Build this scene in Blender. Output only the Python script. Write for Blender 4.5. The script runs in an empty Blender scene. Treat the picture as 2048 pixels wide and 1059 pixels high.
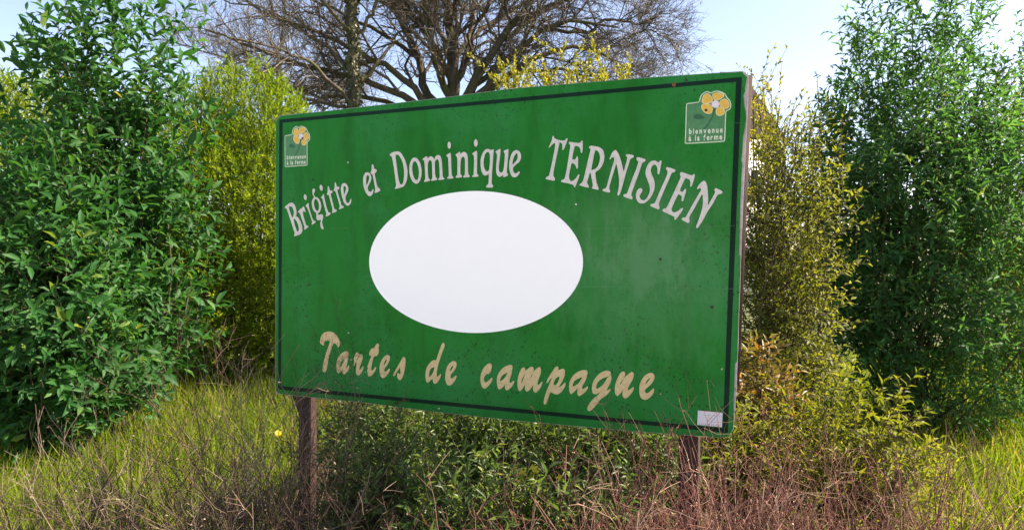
import bpy, math, random
import numpy as np
from mathutils import Matrix, Vector

random.seed(7)
rng = np.random.default_rng(7)
scene = bpy.context.scene
COL = scene.collection

# ------------------------------------------------------------------ camera
FPX = 1300.0                                   # focal length in pixels of a 2048 px wide frame
YAW, PITCH, ROLL = 0.3638, -0.0098, -0.0075
CAM = np.array([2.0403, -2.3634, 1.6097])
def _rot(a, b, c):
    ca, sa, cb, sb, cc, sc = math.cos(a), math.sin(a), math.cos(b), math.sin(b), math.cos(c), math.sin(c)
    return (np.array([[ca, -sa, 0], [sa, ca, 0], [0, 0, 1]]) @ np.array([[1, 0, 0], [0, cb, -sb], [0, sb, cb]])
            @ np.array([[cc, 0, sc], [0, 1, 0], [-sc, 0, cc]]))
CR = _rot(YAW, PITCH, ROLL)                    # columns: right, forward, up
cam_data = bpy.data.cameras.new('camera')
cam_data.sensor_width = 36.0
cam_data.lens = 36.0 * FPX / 2048.0
cam_data.clip_start = 0.05
cam_data.clip_end = 2000.0
cam = bpy.data.objects.new('camera', cam_data)
COL.objects.link(cam)
mw = np.eye(4)
mw[:3, 0], mw[:3, 1], mw[:3, 2], mw[:3, 3] = CR[:, 0], CR[:, 2], -CR[:, 1], CAM
cam.matrix_world = Matrix(mw.tolist())
scene.camera = cam

# ------------------------------------------------------------------ sky, sun, exposure
SUN_AZ = math.radians(66.0)                    # from +Y towards +X (behind the sign, to the right)
SUN_EL = math.radians(42.0)
world = bpy.data.worlds.new('World'); scene.world = world
world.use_nodes = True
wn = world.node_tree.nodes; wl = world.node_tree.links
sky = wn.new('ShaderNodeTexSky'); sky.sky_type = 'NISHITA'; sky.sun_disc = False
sky.sun_elevation = SUN_EL; sky.sun_rotation = SUN_AZ
sky.air_density = 0.8; sky.dust_density = 1.0; sky.ozone_density = 1.5
bg = wn['Background']; bg.inputs['Strength'].default_value = 0.10
wl.new(sky.outputs[0], bg.inputs['Color'])
sd = bpy.data.lights.new('sun', 'SUN'); sd.energy = 4.0; sd.angle = math.radians(0.5); sd.color = (1.0, 0.95, 0.86)
sun = bpy.data.objects.new('sun', sd); COL.objects.link(sun)
to_sun = Vector((math.sin(SUN_AZ) * math.cos(SUN_EL), math.cos(SUN_AZ) * math.cos(SUN_EL), math.sin(SUN_EL)))
sun.rotation_euler = to_sun.to_track_quat('Z', 'Y').to_euler()
sun.location = (6, 6, 8)
scene.view_settings.view_transform = 'Standard'
scene.view_settings.look = 'None'
scene.view_settings.gamma = 1.0
scene.view_settings.exposure = 1.95
scene.view_settings.use_white_balance = True          # camera white balance set for shade
scene.view_settings.white_balance_temperature = 7600
scene.view_settings.white_balance_tint = 18
scene.render.engine = 'CYCLES'

# ------------------------------------------------------------------ helpers
def ray(px, py):
    d = CR @ np.array([(px - 1024.0) / FPX, 1.0, (529.5 - py) / FPX])
    return d
def at(px, py, depth):                         # a point in the place, `depth` metres in front of the lens
    return CAM + ray(px, py) * depth
def on_ground(px, depth, z=0.0):
    p = at(px, 515, depth); p[2] = z
    return p
def on_sign(px, py, Y=0.0):                    # where a sight line meets the sign's plane (x, z)
    d = ray(px, py); t = (Y - CAM[1]) / d[1]
    p = CAM + d * t
    return p[0], p[2]

def srgb(r, g, b):
    f = lambda c: (c / 12.92 if c <= 0.04045 else ((c + 0.055) / 1.055) ** 2.4)
    return (f(r / 255.0), f(g / 255.0), f(b / 255.0), 1.0)

def new_obj(name, mesh, parent=None, mats=None, loc=None):
    o = bpy.data.objects.new(name, mesh)
    COL.objects.link(o)
    if mats is not None and mesh is not None:
        if not isinstance(mats, (list, tuple)): mats = [mats]
        if len(mesh.materials) == 0:
            for m in mats: mesh.materials.append(m)
    if parent is not None: o.parent = parent
    if loc is not None: o.location = tuple(loc)
    return o
def empty(name, loc):
    o = bpy.data.objects.new(name, None); o.empty_display_size = 0.1
    COL.objects.link(o); o.location = tuple(loc)
    return o
def tag(o, label=None, category=None, group=None, kind=None):
    if label: o['label'] = label
    if category: o['category'] = category
    if group: o['group'] = group
    if kind: o['kind'] = kind
    return o

def np_mesh(name, V, F, smooth=False, rnd=None):
    """V (n,3); F list of (m,k) int arrays"""
    me = bpy.data.meshes.new(name)
    V = np.asarray(V, np.float32)
    me.vertices.add(len(V)); me.vertices.foreach_set('co', V.ravel())
    F = [np.asarray(f, np.int32) for f in F if len(f)]
    nl = sum(f.size for f in F); npoly = sum(len(f) for f in F)
    me.loops.add(nl); me.polygons.add(npoly)
    me.loops.foreach_set('vertex_index', np.concatenate([f.ravel() for f in F]))
    tot = np.concatenate([np.full(len(f), f.shape[1], np.int32) for f in F])
    start = np.concatenate([[0], np.cumsum(tot)[:-1]]).astype(np.int32)
    me.polygons.foreach_set('loop_start', start)
    if smooth:
        me.polygons.foreach_set('use_smooth', np.ones(npoly, bool))
    me.update(calc_edges=True)
    if rnd is not None:
        a = me.attributes.new('rnd', 'FLOAT', 'POINT')
        a.data.foreach_set('value', np.asarray(rnd, np.float32))
    return me

def norm(v):
    return v / np.maximum(np.linalg.norm(v, axis=-1, keepdims=True), 1e-9)

class MB:
    """collects shapes into one mesh"""
    def __init__(self): self.V = []; self.F = {}; self.R = []; self.n = 0
    def add(self, V, faces, rnd=None):
        V = np.asarray(V, float).reshape(-1, 3)
        for f in faces:
            f = np.asarray(f, int)
            if len(f): self.F.setdefault(f.shape[1], []).append(f + self.n)
        self.V.append(V); self.R.append(np.zeros(len(V)) if rnd is None else np.broadcast_to(rnd, (len(V),)))
        self.n += len(V)
    def box(self, lo, hi, M=None):
        x0, y0, z0 = lo; x1, y1, z1 = hi
        V = np.array([[x0,y0,z0],[x1,y0,z0],[x1,y1,z0],[x0,y1,z0],[x0,y0,z1],[x1,y0,z1],[x1,y1,z1],[x0,y1,z1]], float)
        if M is not None: V = V @ M[:3, :3].T + M[:3, 3]
        self.add(V, [np.array([[0,3,2,1],[4,5,6,7],[0,1,5,4],[1,2,6,5],[2,3,7,6],[3,0,4,7]])])
    def tubes(self, P, R, sides=4, rnd=None):
        """P (b,n,3) polylines, R (b,n) radii"""
        P = np.asarray(P, float); R = np.asarray(R, float)
        b, n, _ = P.shape
        if b == 0: return
        T = norm(np.gradient(P, axis=1))
        ref = np.where(np.abs(T[:, :1, 2:3]) > 0.9, np.array([1.0, 0, 0]), np.array([0, 0, 1.0]))
        A = norm(np.cross(T, np.broadcast_to(ref, T.shape))); B = np.cross(T, A)
        ang = np.arange(sides) / sides * 2 * np.pi
        ring = (P[:, :, None, :] + R[:, :, None, None] * (np.cos(ang)[None, None, :, None] * A[:, :, None, :]
                + np.sin(ang)[None, None, :, None] * B[:, :, None, :]))
        V = ring.reshape(-1, 3)
        bi, ni, si = np.meshgrid(np.arange(b), np.arange(n - 1), np.arange(sides), indexing='ij')
        i0 = (bi * n + ni) * sides
        s2 = (si + 1) % sides
        Fq = np.stack([i0 + si, i0 + s2, i0 + sides + s2, i0 + sides + si], -1).reshape(-1, 4)
        if rnd is not None: rnd = np.repeat(np.asarray(rnd), n * sides)
        self.add(V, [Fq[:, ::-1]], rnd)
        self.n = self.n
    def mesh(self, name, smooth=False, origin=None):
        V = np.concatenate(self.V)
        if origin is not None: V = V - np.asarray(origin)
        F = [np.concatenate(f) for f in self.F.values()]
        return np_mesh(name, V, F, smooth, np.concatenate(self.R))
    def build(self, name, mat, parent=None, smooth=False, origin=None):
        return new_obj(name, self.mesh(name, smooth, origin), parent, mat)

# leaf templates: (along, side, normal)
LEAF_T = {
    'rhomb': (np.array([[0,0,0],[.45,-.5,.08],[1,0,0],[.45,.5,.08]]), [np.array([[0,1,2],[0,2,3]])]),
    'lance': (np.array([[0,0,0],[.38,-.5,.14],[.42,0,0],[.38,.5,.14],[1,0,-.12]]),
              [np.array([[0,1,2],[0,2,3],[1,4,2],[2,4,3]])]),
    'broad': (np.array([[0,0,0],[.22,-.36,.08],[.22,0,0],[.22,.36,.08],[.62,-.46,.10],[.62,0,-.02],[.62,.46,.10],[1,0,-.12]]),
              [np.array([[0,1,2],[0,2,3],[4,7,5],[5,7,6]]), np.array([[1,4,5,2],[2,5,6,3]])]),
}
def frames(D, N):
    D = norm(D); S = norm(np.cross(N, D)); W = np.cross(D, S)
    return D, S, W
def add_leaves(mb, base, D, N, L, Wd, rnd, kind):
    T, F = LEAF_T[kind]
    D, S, W = frames(D, N)
    L = np.broadcast_to(L, (len(base),))[:, None, None]; Wd = np.broadcast_to(Wd, (len(base),))[:, None, None]
    V = base[:, None, :] + T[None, :, 0:1] * L * D[:, None, :] + T[None, :, 1:2] * Wd * S[:, None, :] + T[None, :, 2:3] * L * W[:, None, :]
    m = len(T); off = (np.arange(len(base)) * m)[:, None, None]
    mb.add(V.reshape(-1, 3), [(f[None] + off).reshape(-1, f.shape[1]) for f in F], np.repeat(rnd, m))

def rand_dirs(n):
    return norm(rng.normal(size=(n, 3)))
def grow(start, d, length, n, wob=0.15, trop=(0, 0, 0)):
    """random-walk polylines (b,n,3)"""
    b = len(start); d = norm(np.asarray(d, float)); trop = np.asarray(trop, float)
    step = np.broadcast_to(length, (b,)) / (n - 1)
    P = np.zeros((b, n, 3)); P[:, 0] = start
    for i in range(1, n):
        d = norm(d + rng.normal(size=(b, 3)) * wob + trop)
        P[:, i] = P[:, i - 1] + d * step[:, None]
    return P
def sprout(P, Rad, k, t0, t1, ang, angj=0.25):
    """k children per polyline: start points, directions, parent radius and t"""
    b, n, _ = P.shape
    t = rng.uniform(t0, t1, size=(b, k)) * (n - 1)
    i = np.minimum(t.astype(int), n - 2); f = (t - i)[..., None]
    bi = np.arange(b)[:, None]
    S = P[bi, i] * (1 - f) + P[bi, i + 1] * f
    T = norm(P[bi, i + 1] - P[bi, i])
    q = norm(np.cross(T, rng.normal(size=T.shape)))
    a = ang + rng.normal(size=(b, k, 1)) * angj
    D = T * np.cos(a) + q * np.sin(a)
    r = Rad[bi, i] * (1 - f[..., 0]) + Rad[bi, i + 1] * f[..., 0]
    return S.reshape(-1, 3), D.reshape(-1, 3), r.ravel(), (t / (n - 1)).ravel()
def spline(pts, n):
    """smooth path through the given points"""
    pts = np.asarray(pts, float); m = len(pts)
    ext = np.vstack([2 * pts[0] - pts[1], pts, 2 * pts[-1] - pts[-2]])
    out = []
    for u in np.linspace(0, m - 1 - 1e-6, n):
        i = int(u); t = u - i
        p0, p1, p2, p3 = ext[i], ext[i + 1], ext[i + 2], ext[i + 3]
        out.append(0.5 * (2 * p1 + (p2 - p0) * t + (2 * p0 - 5 * p1 + 4 * p2 - p3) * t * t + (3 * p1 - p0 - 3 * p2 + p3) * t ** 3))
    return np.array(out)

# ------------------------------------------------------------------ materials
class NT:
    def __init__(self, name):
        self.m = bpy.data.materials.new(name); self.m.use_nodes = True
        self.t = self.m.node_tree; self.n = self.t.nodes; self.b = self.n['Principled BSDF']; self.out = self.n['Material Output']
    def new(self, t, **kw):
        x = self.n.new(t)
        for k, v in kw.items(): setattr(x, k, v)
        return x
    def link(self, a, b): self.t.links.new(a, b)
    def coord(self, scale=(1, 1, 1), space='Object'):
        tc = self.new('ShaderNodeTexCoord'); mp = self.new('ShaderNodeMapping')
        mp.inputs['Scale'].default_value = scale
        self.link(tc.outputs[space], mp.inputs['Vector'])
        return mp.outputs[0]
    def noise(self, vec, scale, detail=4, rough=0.55, dist=0.0):
        x = self.new('ShaderNodeTexNoise'); x.inputs['Scale'].default_value = scale; x.inputs['Detail'].default_value = detail
        x.inputs['Roughness'].default_value = rough; x.inputs['Distortion'].default_value = dist
        self.link(vec, x.inputs['Vector']); return x.outputs['Fac']
    def ramp(self, fac, stops, interp='LINEAR'):
        r = self.new('ShaderNodeValToRGB'); r.color_ramp.interpolation = interp
        e = r.color_ramp.elements
        while len(e) > 1: e.remove(e[-1])
        e[0].position = stops[0][0]; e[0].color = stops[0][1]
        for p, c in stops[1:]:
            x = e.new(p); x.color = c
        self.link(fac, r.inputs['Fac']); return r.outputs['Color']
    def mix(self, fac, a, b, mode='MIX'):
        x = self.new('ShaderNodeMix', data_type='RGBA', blend_type=mode)
        for s, v in ((0, fac), (6, a), (7, b)):
            if hasattr(v, 'node'): self.link(v, x.inputs[s])
            else: x.inputs[s].default_value = v
        return x.outputs[2]
    def math(self, op, a, b=None):
        x = self.new('ShaderNodeMath', operation=op)
        for s, v in ((0, a), (1, b)):
            if v is None: continue
            if hasattr(v, 'node'): self.link(v, x.inputs[s])
            else: x.inputs[s].default_value = v
        return x.outputs[0]
    def bump(self, h, strength=0.3, dist=0.01):
        x = self.new('ShaderNodeBump'); x.inputs['Strength'].default_value = strength; x.inputs['Distance'].default_value = dist
        self.link(h, x.inputs['Height']); self.link(x.outputs[0], self.b.inputs['Normal'])
    def base(self, c):
        if hasattr(c, 'node'): self.link(c, self.b.inputs['Base Color'])
        else: self.b.inputs['Base Color'].default_value = c
    def rough(self, r):
        if hasattr(r, 'node'): self.link(r, self.b.inputs['Roughness'])
        else: self.b.inputs['Roughness'].default_value = r
def c4(r, g, b): return (r, g, b, 1.0)

def leaf_mat(name, stops, trans=0.4, tcol=1.5, rough=0.45, spec=0.4):
    x = NT(name)
    a = x.new('ShaderNodeAttribute', attribute_name='rnd')
    col = x.ramp(a.outputs['Fac'], stops)
    v = x.noise(x.coord(), 14.0, 2)
    col = x.mix(x.math('MULTIPLY', v, 0.5), col, x.mix(1.0, col, c4(0.55, 0.6, 0.5), 'MULTIPLY'))
    x.base(col); x.rough(rough); x.b.inputs['Specular IOR Level'].default_value = spec
    tr = x.new('ShaderNodeBsdfTranslucent')
    x.link(x.mix(1.0, col, c4(tcol * 1.15, tcol * 1.1, tcol * 0.55), 'MULTIPLY'), tr.inputs['Color'])
    ms = x.new('ShaderNodeMixShader'); ms.inputs[0].default_value = trans
    x.link(x.b.outputs[0], ms.inputs[1]); x.link(tr.outputs[0], ms.inputs[2]); x.link(ms.outputs[0], x.out.inputs['Surface'])
    return x.m
def bark_mat(name, a, b, scale=18.0, moss=None):
    x = NT(name); v = x.coord((1, 1, 0.25))
    n = x.noise(v, scale, 5, 0.65)
    col = x.ramp(n, [(0.3, a), (0.7, b)])
    if moss:
        col = x.mix(x.ramp(x.noise(x.coord(), 3.0, 3), [(0.45, c4(0, 0, 0)), (0.65, c4(1, 1, 1))]), col, moss)
    x.base(col); x.rough(0.9); x.b.inputs['Specular IOR Level'].default_value = 0.2
    x.bump(n, 0.6, 0.02)
    return x.m
def stem_mat(name, stops):
    x = NT(name)
    a = x.new('ShaderNodeAttribute', attribute_name='rnd')
    x.base(x.ramp(a.outputs['Fac'], stops)); x.rough(0.8); x.b.inputs['Specular IOR Level'].default_value = 0.25
    return x.m

def sign_paint(name, base, streak, fade, rough=0.34, patch=None):
    """weathered gloss paint: algae streaks, chalky fading, speckle, scuffs"""
    x = NT(name)
    p = x.coord()
    st = x.noise(x.coord((3.2, 1, 0.8)), 3.4, 7, 0.68, 0.4)
    big = x.noise(p, 2.4, 5, 0.6)
    fine = x.noise(p, 60, 3, 0.7)
    col = x.mix(x.ramp(st, [(0.45, c4(0, 0, 0)), (0.72, c4(.75, .75, .75))]), base, streak)
    col = x.mix(x.ramp(big, [(0.48, c4(0, 0, 0)), (0.68, c4(.85, .85, .85))]), col, fade)
    col = x.mix(x.ramp(fine, [(0.62, c4(0, 0, 0)), (0.74, c4(.55, .55, .55))]), col, streak)
    spk = x.noise(x.coord((1, 1, .7)), 150, 1, 0.5)
    spm = x.noise(p, 2.3, 2, 0.5)
    m = x.math('MULTIPLY', x.ramp(spk, [(0.64, c4(0, 0, 0)), (0.70, c4(1, 1, 1))]), x.ramp(spm, [(0.42, c4(0, 0, 0)), (0.60, c4(.9, .9, .9))]))
    col = x.mix(m, col, c4(0.012, 0.03, 0.012))
    if patch:                                      # chalky bleached area plus painted-in sky sheen at right, with its own ragged outline
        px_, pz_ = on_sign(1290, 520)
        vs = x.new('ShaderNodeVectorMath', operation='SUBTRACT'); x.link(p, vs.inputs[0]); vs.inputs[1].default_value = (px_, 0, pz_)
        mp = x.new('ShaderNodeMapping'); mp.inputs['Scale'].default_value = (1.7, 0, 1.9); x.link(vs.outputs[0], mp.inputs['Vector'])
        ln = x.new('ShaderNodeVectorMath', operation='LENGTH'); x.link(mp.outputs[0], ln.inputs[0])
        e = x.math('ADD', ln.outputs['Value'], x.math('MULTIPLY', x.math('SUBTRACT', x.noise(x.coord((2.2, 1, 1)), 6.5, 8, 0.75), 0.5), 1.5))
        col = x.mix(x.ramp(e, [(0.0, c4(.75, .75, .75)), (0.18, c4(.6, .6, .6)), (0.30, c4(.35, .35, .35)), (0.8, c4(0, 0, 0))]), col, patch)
    x.base(col)
    x.rough(x.math('ADD', x.math('MULTIPLY', st, 0.25), rough - 0.1))
    x.b.inputs['Specular IOR Level'].default_value = 0.09
    x.bump(x.math('ADD', fine, x.math('MULTIPLY', big, 2.0)), 0.08, 0.004)
    return x.m
def vinyl(name, a, b, scale=40, rough=0.5):
    x = NT(name); n = x.noise(x.coord(), scale, 4, 0.7)
    x.base(x.ramp(n, [(0.35, a), (0.65, b)])); x.rough(rough); return x.m

M = {}
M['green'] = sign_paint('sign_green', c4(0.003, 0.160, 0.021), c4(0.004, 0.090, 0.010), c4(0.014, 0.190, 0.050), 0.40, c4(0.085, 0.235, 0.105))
M['stripe'] = sign_paint('sign_dark_green', c4(0.002, 0.018, 0.010), c4(0.003, 0.014, 0.006), c4(0.006, 0.026, 0.018))
M['board'] = vinyl('bare_board', c4(0.26, 0.22, 0.22), c4(0.46, 0.42, 0.42), 25, 0.8)
M['white_letter'] = vinyl('white_letter', c4(0.50, 0.47, 0.43), c4(0.60, 0.565, 0.53), 55)
M['cream_letter'] = vinyl('cream_letter', c4(0.52, 0.38, 0.17), c4(0.62, 0.48, 0.25), 70)
M['cream_edge'] = vinyl('cream_edge', c4(0.52, 0.46, 0.20), c4(0.60, 0.52, 0.26), 70)
M['oval'] = vinyl('white_oval', c4(0.92, 0.92, 0.92), c4(0.93, 0.93, 0.93), 12, 0.45)
M['emblem_line'] = vinyl('emblem_line', c4(0.50, 0.58, 0.40), c4(0.60, 0.68, 0.52), 60)
M['emblem_field'] = vinyl('emblem_field', c4(0.035, 0.17, 0.055), c4(0.05, 0.21, 0.075), 30)
M['petal'] = vinyl('petal_yellow', c4(0.62, 0.34, 0.03), c4(0.72, 0.46, 0.07), 120)
M['petal_edge'] = vinyl('petal_edge', c4(0.66, 0.56, 0.28), c4(0.70, 0.60, 0.32), 60)
M['flower_eye'] = vinyl('flower_eye', c4(0.62, 0.55, 0.58), c4(0.72, 0.64, 0.68), 90)
M['emblem_dark'] = vinyl('emblem_dark_green', c4(0.008, 0.085, 0.03), c4(0.012, 0.10, 0.04), 60)
M['spot'] = vinyl('brown_spot', c4(0.05, 0.022, 0.015), c4(0.08, 0.03, 0.02), 60)
M['rust'] = vinyl('rust', c4(0.22, 0.10, 0.025), c4(0.10, 0.035, 0.012), 300, 0.9)
M['scratch'] = vinyl('scratched_paint', c4(0.02, 0.16, 0.04), c4(0.10, 0.24, 0.11), 9, 0.6)
M['dark'] = vinyl('dark_screw', c4(0.010, 0.014, 0.010), c4(0.02, 0.022, 0.018), 60, 0.7)
M['chip'] = vinyl('pale_chip', c4(0.45, 0.45, 0.36), c4(0.6, 0.6, 0.5), 80, 0.8)
def _sticker():
    x = NT('paper_label'); v = x.coord()
    n = x.noise(x.coord((160, 1, 900)), 1.0, 1)
    x.base(x.mix(x.ramp(n, [(0.60, c4(0, 0, 0)), (0.68, c4(.3, .3, .3))]), c4(0.66, 0.63, 0.66), c4(0.40, 0.38, 0.36)))
    x.rough(0.6); return x.m
M['sticker'] = _sticker()
M['print'] = vinyl('faded_print', c4(0.42, 0.40, 0.38), c4(0.54, 0.52, 0.50), 200)
def _post():
    x = NT('rusty_post'); v = x.coord((1, 1, .18)); n = x.noise(v, 30, 6, 0.7)
    x.base(x.ramp(n, [(0.3, c4(0.020, 0.010, 0.007)), (0.55, c4(0.042, 0.020, 0.013)), (0.75, c4(0.085, 0.040, 0.024))]))
    x.rough(0.85); x.bump(n, 0.5, 0.004); return x.m
M['post'] = _post()
M['bark'] = bark_mat('grey_bark', c4(0.045, 0.035, 0.026), c4(0.13, 0.105, 0.078), 20, c4(0.075, 0.080, 0.030))
M['twig'] = stem_mat('twig', [(0, c4(0.055, 0.045, 0.034)), (0.5, c4(0.115, 0.095, 0.072)), (1, c4(0.22, 0.19, 0.145))])
M['drystem'] = stem_mat('dry_stem', [(0, c4(0.065, 0.025, 0.020)), (0.45, c4(0.15, 0.060, 0.045)), (0.8, c4(0.24, 0.115, 0.085)), (1, c4(0.38, 0.25, 0.18))])
M['drystem_grey'] = stem_mat('dry_stem_grey', [(0, c4(0.030, 0.017, 0.012)), (0.5, c4(0.075, 0.044, 0.030)), (0.9, c4(0.17, 0.12, 0.085)), (1, c4(0.32, 0.25, 0.18))])
M['shrubstem'] = stem_mat('shrub_stem', [(0, c4(0.04, 0.03, 0.018)), (1, c4(0.11, 0.09, 0.05))])
M['leaf_lance'] = leaf_mat('leaf_lanceolate', [(0, c4(0.036, 0.080, 0.022)), (0.6, c4(0.078, 0.14, 0.036)), (0.9, c4(0.13, 0.18, 0.045)), (1, c4(0.22, 0.25, 0.08))], 0.48, 1.6, 0.42, 0.4)
M['leaf_laurel'] = leaf_mat('leaf_laurel', [(0, c4(0.018, 0.085, 0.020)), (0.6, c4(0.030, 0.13, 0.032)), (0.9, c4(0.07, 0.18, 0.04)), (0.97, c4(0.16, 0.22, 0.04)), (0.985, c4(0.30, 0.24, 0.04))], 0.40, 1.4, 0.52, 0.22)
M['leaf_evergreen'] = leaf_mat('leaf_evergreen', [(0, c4(0.035, 0.12, 0.035)), (0.6, c4(0.060, 0.18, 0.055)), (0.93, c4(0.11, 0.23, 0.06)), (0.98, c4(0.26, 0.24, 0.05)), (1, c4(0.24, 0.14, 0.04))], 0.45, 1.5, 0.6, 0.2)
M['leaf_privet'] = leaf_mat('leaf_privet', [(0, c4(0.075, 0.10, 0.012)), (0.5, c4(0.15, 0.18, 0.020)), (1, c4(0.27, 0.27, 0.045))], 0.45, 1.5, 0.55, 0.25)
M['leaf_gold'] = leaf_mat('leaf_golden', [(0, c4(0.055, 0.125, 0.008)), (0.5, c4(0.145, 0.235, 0.016)), (1, c4(0.29, 0.35, 0.04))], 0.45, 1.6, 0.75, 0.12)
M['leaf_bud'] = leaf_mat('leaf_bud', [(0, c4(0.16, 0.17, 0.015)), (1, c4(0.36, 0.34, 0.05))], 0.45)
M['leaf_orange'] = leaf_mat('leaf_orange', [(0, c4(0.10, 0.09, 0.02)), (0.5, c4(0.16, 0.13, 0.035)), (0.8, c4(0.30, 0.13, 0.03)), (1, c4(0.42, 0.20, 0.06))], 0.40)
M['leaf_dead'] = leaf_mat('leaf_dead', [(0, c4(0.16, 0.07, 0.025)), (1, c4(0.34, 0.17, 0.05))], 0.35)
M['leaf_ivy'] = leaf_mat('leaf_ivy', [(0, c4(0.03, 0.045, 0.012)), (1, c4(0.09, 0.10, 0.03))], 0.2, 1.2, 0.4)
M['grass'] = leaf_mat('grass_blade', [(0, c4(0.08, 0.14, 0.012)), (0.6, c4(0.15, 0.22, 0.018)), (0.86, c4(0.22, 0.28, 0.03)), (0.94, c4(0.30, 0.24, 0.09)), (1, c4(0.38, 0.30, 0.14))], 0.48, 1.5, 0.7, 0.15)
M['yellow'] = leaf_mat('yellow_petal', [(0, c4(0.62, 0.46, 0.01)), (1, c4(0.75, 0.62, 0.03))], 0.35, 1.1)
def _ground():
    x = NT('ground'); p = x.coord()
    n = x.noise(p, 0.5, 6, 0.6); f = x.noise(p, 14, 5, 0.7)
    c = x.ramp(n, [(0.35, c4(0.055, 0.085, 0.018)), (0.65, c4(0.10, 0.13, 0.028))])
    x.base(x.mix(x.ramp(f, [(0.45, c4(0, 0, 0)), (0.7, c4(.8, .8, .8))]), c, c4(0.09, 0.065, 0.04)))
    x.rough(0.95); x.bump(f, 0.7, 0.05); return x.m
M['ground'] = _ground()

# ------------------------------------------------------------------ setting
gb = MB(); s = 600.0; nseg = 24
gx, gy = np.meshgrid(np.linspace(-s, s, nseg + 1), np.linspace(-s, s, nseg + 1), indexing='ij')
gv = np.stack([gx, gy, np.zeros_like(gx)], -1).reshape(-1, 3)
ii, jj = np.meshgrid(np.arange(nseg), np.arange(nseg), indexing='ij')
q0 = ii * (nseg + 1) + jj
gb.add(gv, [np.stack([q0, q0 + nseg + 1, q0 + nseg + 2, q0 + 1], -1).reshape(-1, 4)])
tag(gb.build('ground', M['ground']), 'grassy ground under the hedge and bushes', None, None, 'structure')

x = NT('bounce_gravel'); nz = x.noise(x.coord(), 40, 6, 0.7)  # pale gravel strip added out of view, bounces warm light onto the sign face
x.base(x.ramp(nz, [(0.3, c4(0.32, 0.29, 0.245)), (0.7, c4(0.48, 0.44, 0.38))])); x.rough(0.95); x.bump(nz, 0.5, 0.02); M['bounce_lane'] = x.m
mb = MB(); nl = 40; lx = np.linspace(-60, 60, nl + 1)
lv = np.concatenate([np.stack([lx, -1.35 + 0.12 * np.sin(lx * .7), np.full(nl + 1, .004)], -1), np.stack([lx, -6.6 + 0.15 * np.sin(lx * .6 + 1), np.full(nl + 1, .004)], -1)])
k = np.arange(nl); mb.add(lv, [np.stack([k + nl + 1, k + nl + 2, k + 1, k], -1)])
tag(mb.build('bounce_lane', M['bounce_lane']), 'pale gravel strip added out of view to bounce light onto the sign', None, None, 'structure')

# ------------------------------------------------------------------ the sign
def chaikin(pts, it=2, r=0.22):
    p = np.asarray(pts, float)
    for _ in range(it):
        q = np.roll(p, -1, 0)
        p = np.stack([p * (1 - r) + q * r, p * r + q * (1 - r)], 1).reshape(-1, 2)
    return p
def plate_mesh(name, loops, h0, h1, offset=0.0):
    """flat plate lying on the sign plane from height h0 to h1 above it; loops in (x, z), holes by even-odd"""
    cu = bpy.data.curves.new(name, 'CURVE'); cu.dimensions = '2D'; cu.fill_mode = 'BOTH'
    cu.extrude = (h1 - h0) / 2; cu.offset = offset
    for lp in loops:
        sp = cu.splines.new('POLY'); sp.points.add(len(lp) - 1)
        co = np.zeros((len(lp), 4)); co[:, :2] = lp; co[:, 3] = 1
        sp.points.foreach_set('co', co.ravel()); sp.use_cyclic_u = True
    ob = bpy.data.objects.new(name, cu)
    me = bpy.data.meshes.new_from_object(ob)
    bpy.data.objects.remove(ob); bpy.data.curves.remove(cu)
    return to_sign(me, (h0 + h1) / 2, name)
def to_sign(me, h, name):
    n = len(me.vertices); co = np.zeros(n * 3, np.float32); me.vertices.foreach_get('co', co); co = co.reshape(-1, 3)
    out = np.stack([co[:, 0], -(co[:, 2] + h), co[:, 1]], -1)
    me.vertices.foreach_set('co', out.ravel()); me.update(); me.name = name
    me.materials.clear()
    return me
def join_meshes(ms, name):
    mb = MB()
    for me in ms:
        n = len(me.vertices); co = np.zeros(n * 3, np.float32); me.vertices.foreach_get('co', co)
        by = {}
        for p in me.polygons: by.setdefault(len(p.vertices), []).append(list(p.vertices))
        mb.add(co.reshape(-1, 3), [np.array(f) for f in by.values()])
        bpy.data.meshes.remove(me)
    return mb.mesh(name)
SIGN_BASE = np.array([0.99, 0.05, 0.0])
sign = empty('farm_sign', SIGN_BASE)
tag(sign, 'large green painted farm sign with white lettering and white oval on two brown posts', 'sign')
def sign_part(name, me, mat, parent=None):
    o = new_obj(name, me, parent or sign, mat)
    if parent is None: o.location = tuple(-SIGN_BASE)
    return o
def px_loop(pts, sc=1.0, ox=0.0, oy=0.0, smooth=2, r=0.22):
    p = np.array([on_sign(ox + x / sc, oy + y / sc) for x, y in pts])
    return chaikin(p, smooth, r) if smooth else p
def ell(cx, cy, rx, ry, tilt=0, n=20):
    a = np.linspace(0, 2 * np.pi, n, endpoint=False); t = math.radians(tilt)
    x = rx * np.cos(a); y = ry * np.sin(a)
    return [(cx + x[i] * math.cos(t) - y[i] * math.sin(t), cy + x[i] * math.sin(t) + y[i] * math.cos(t)) for i in range(n)]

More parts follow.
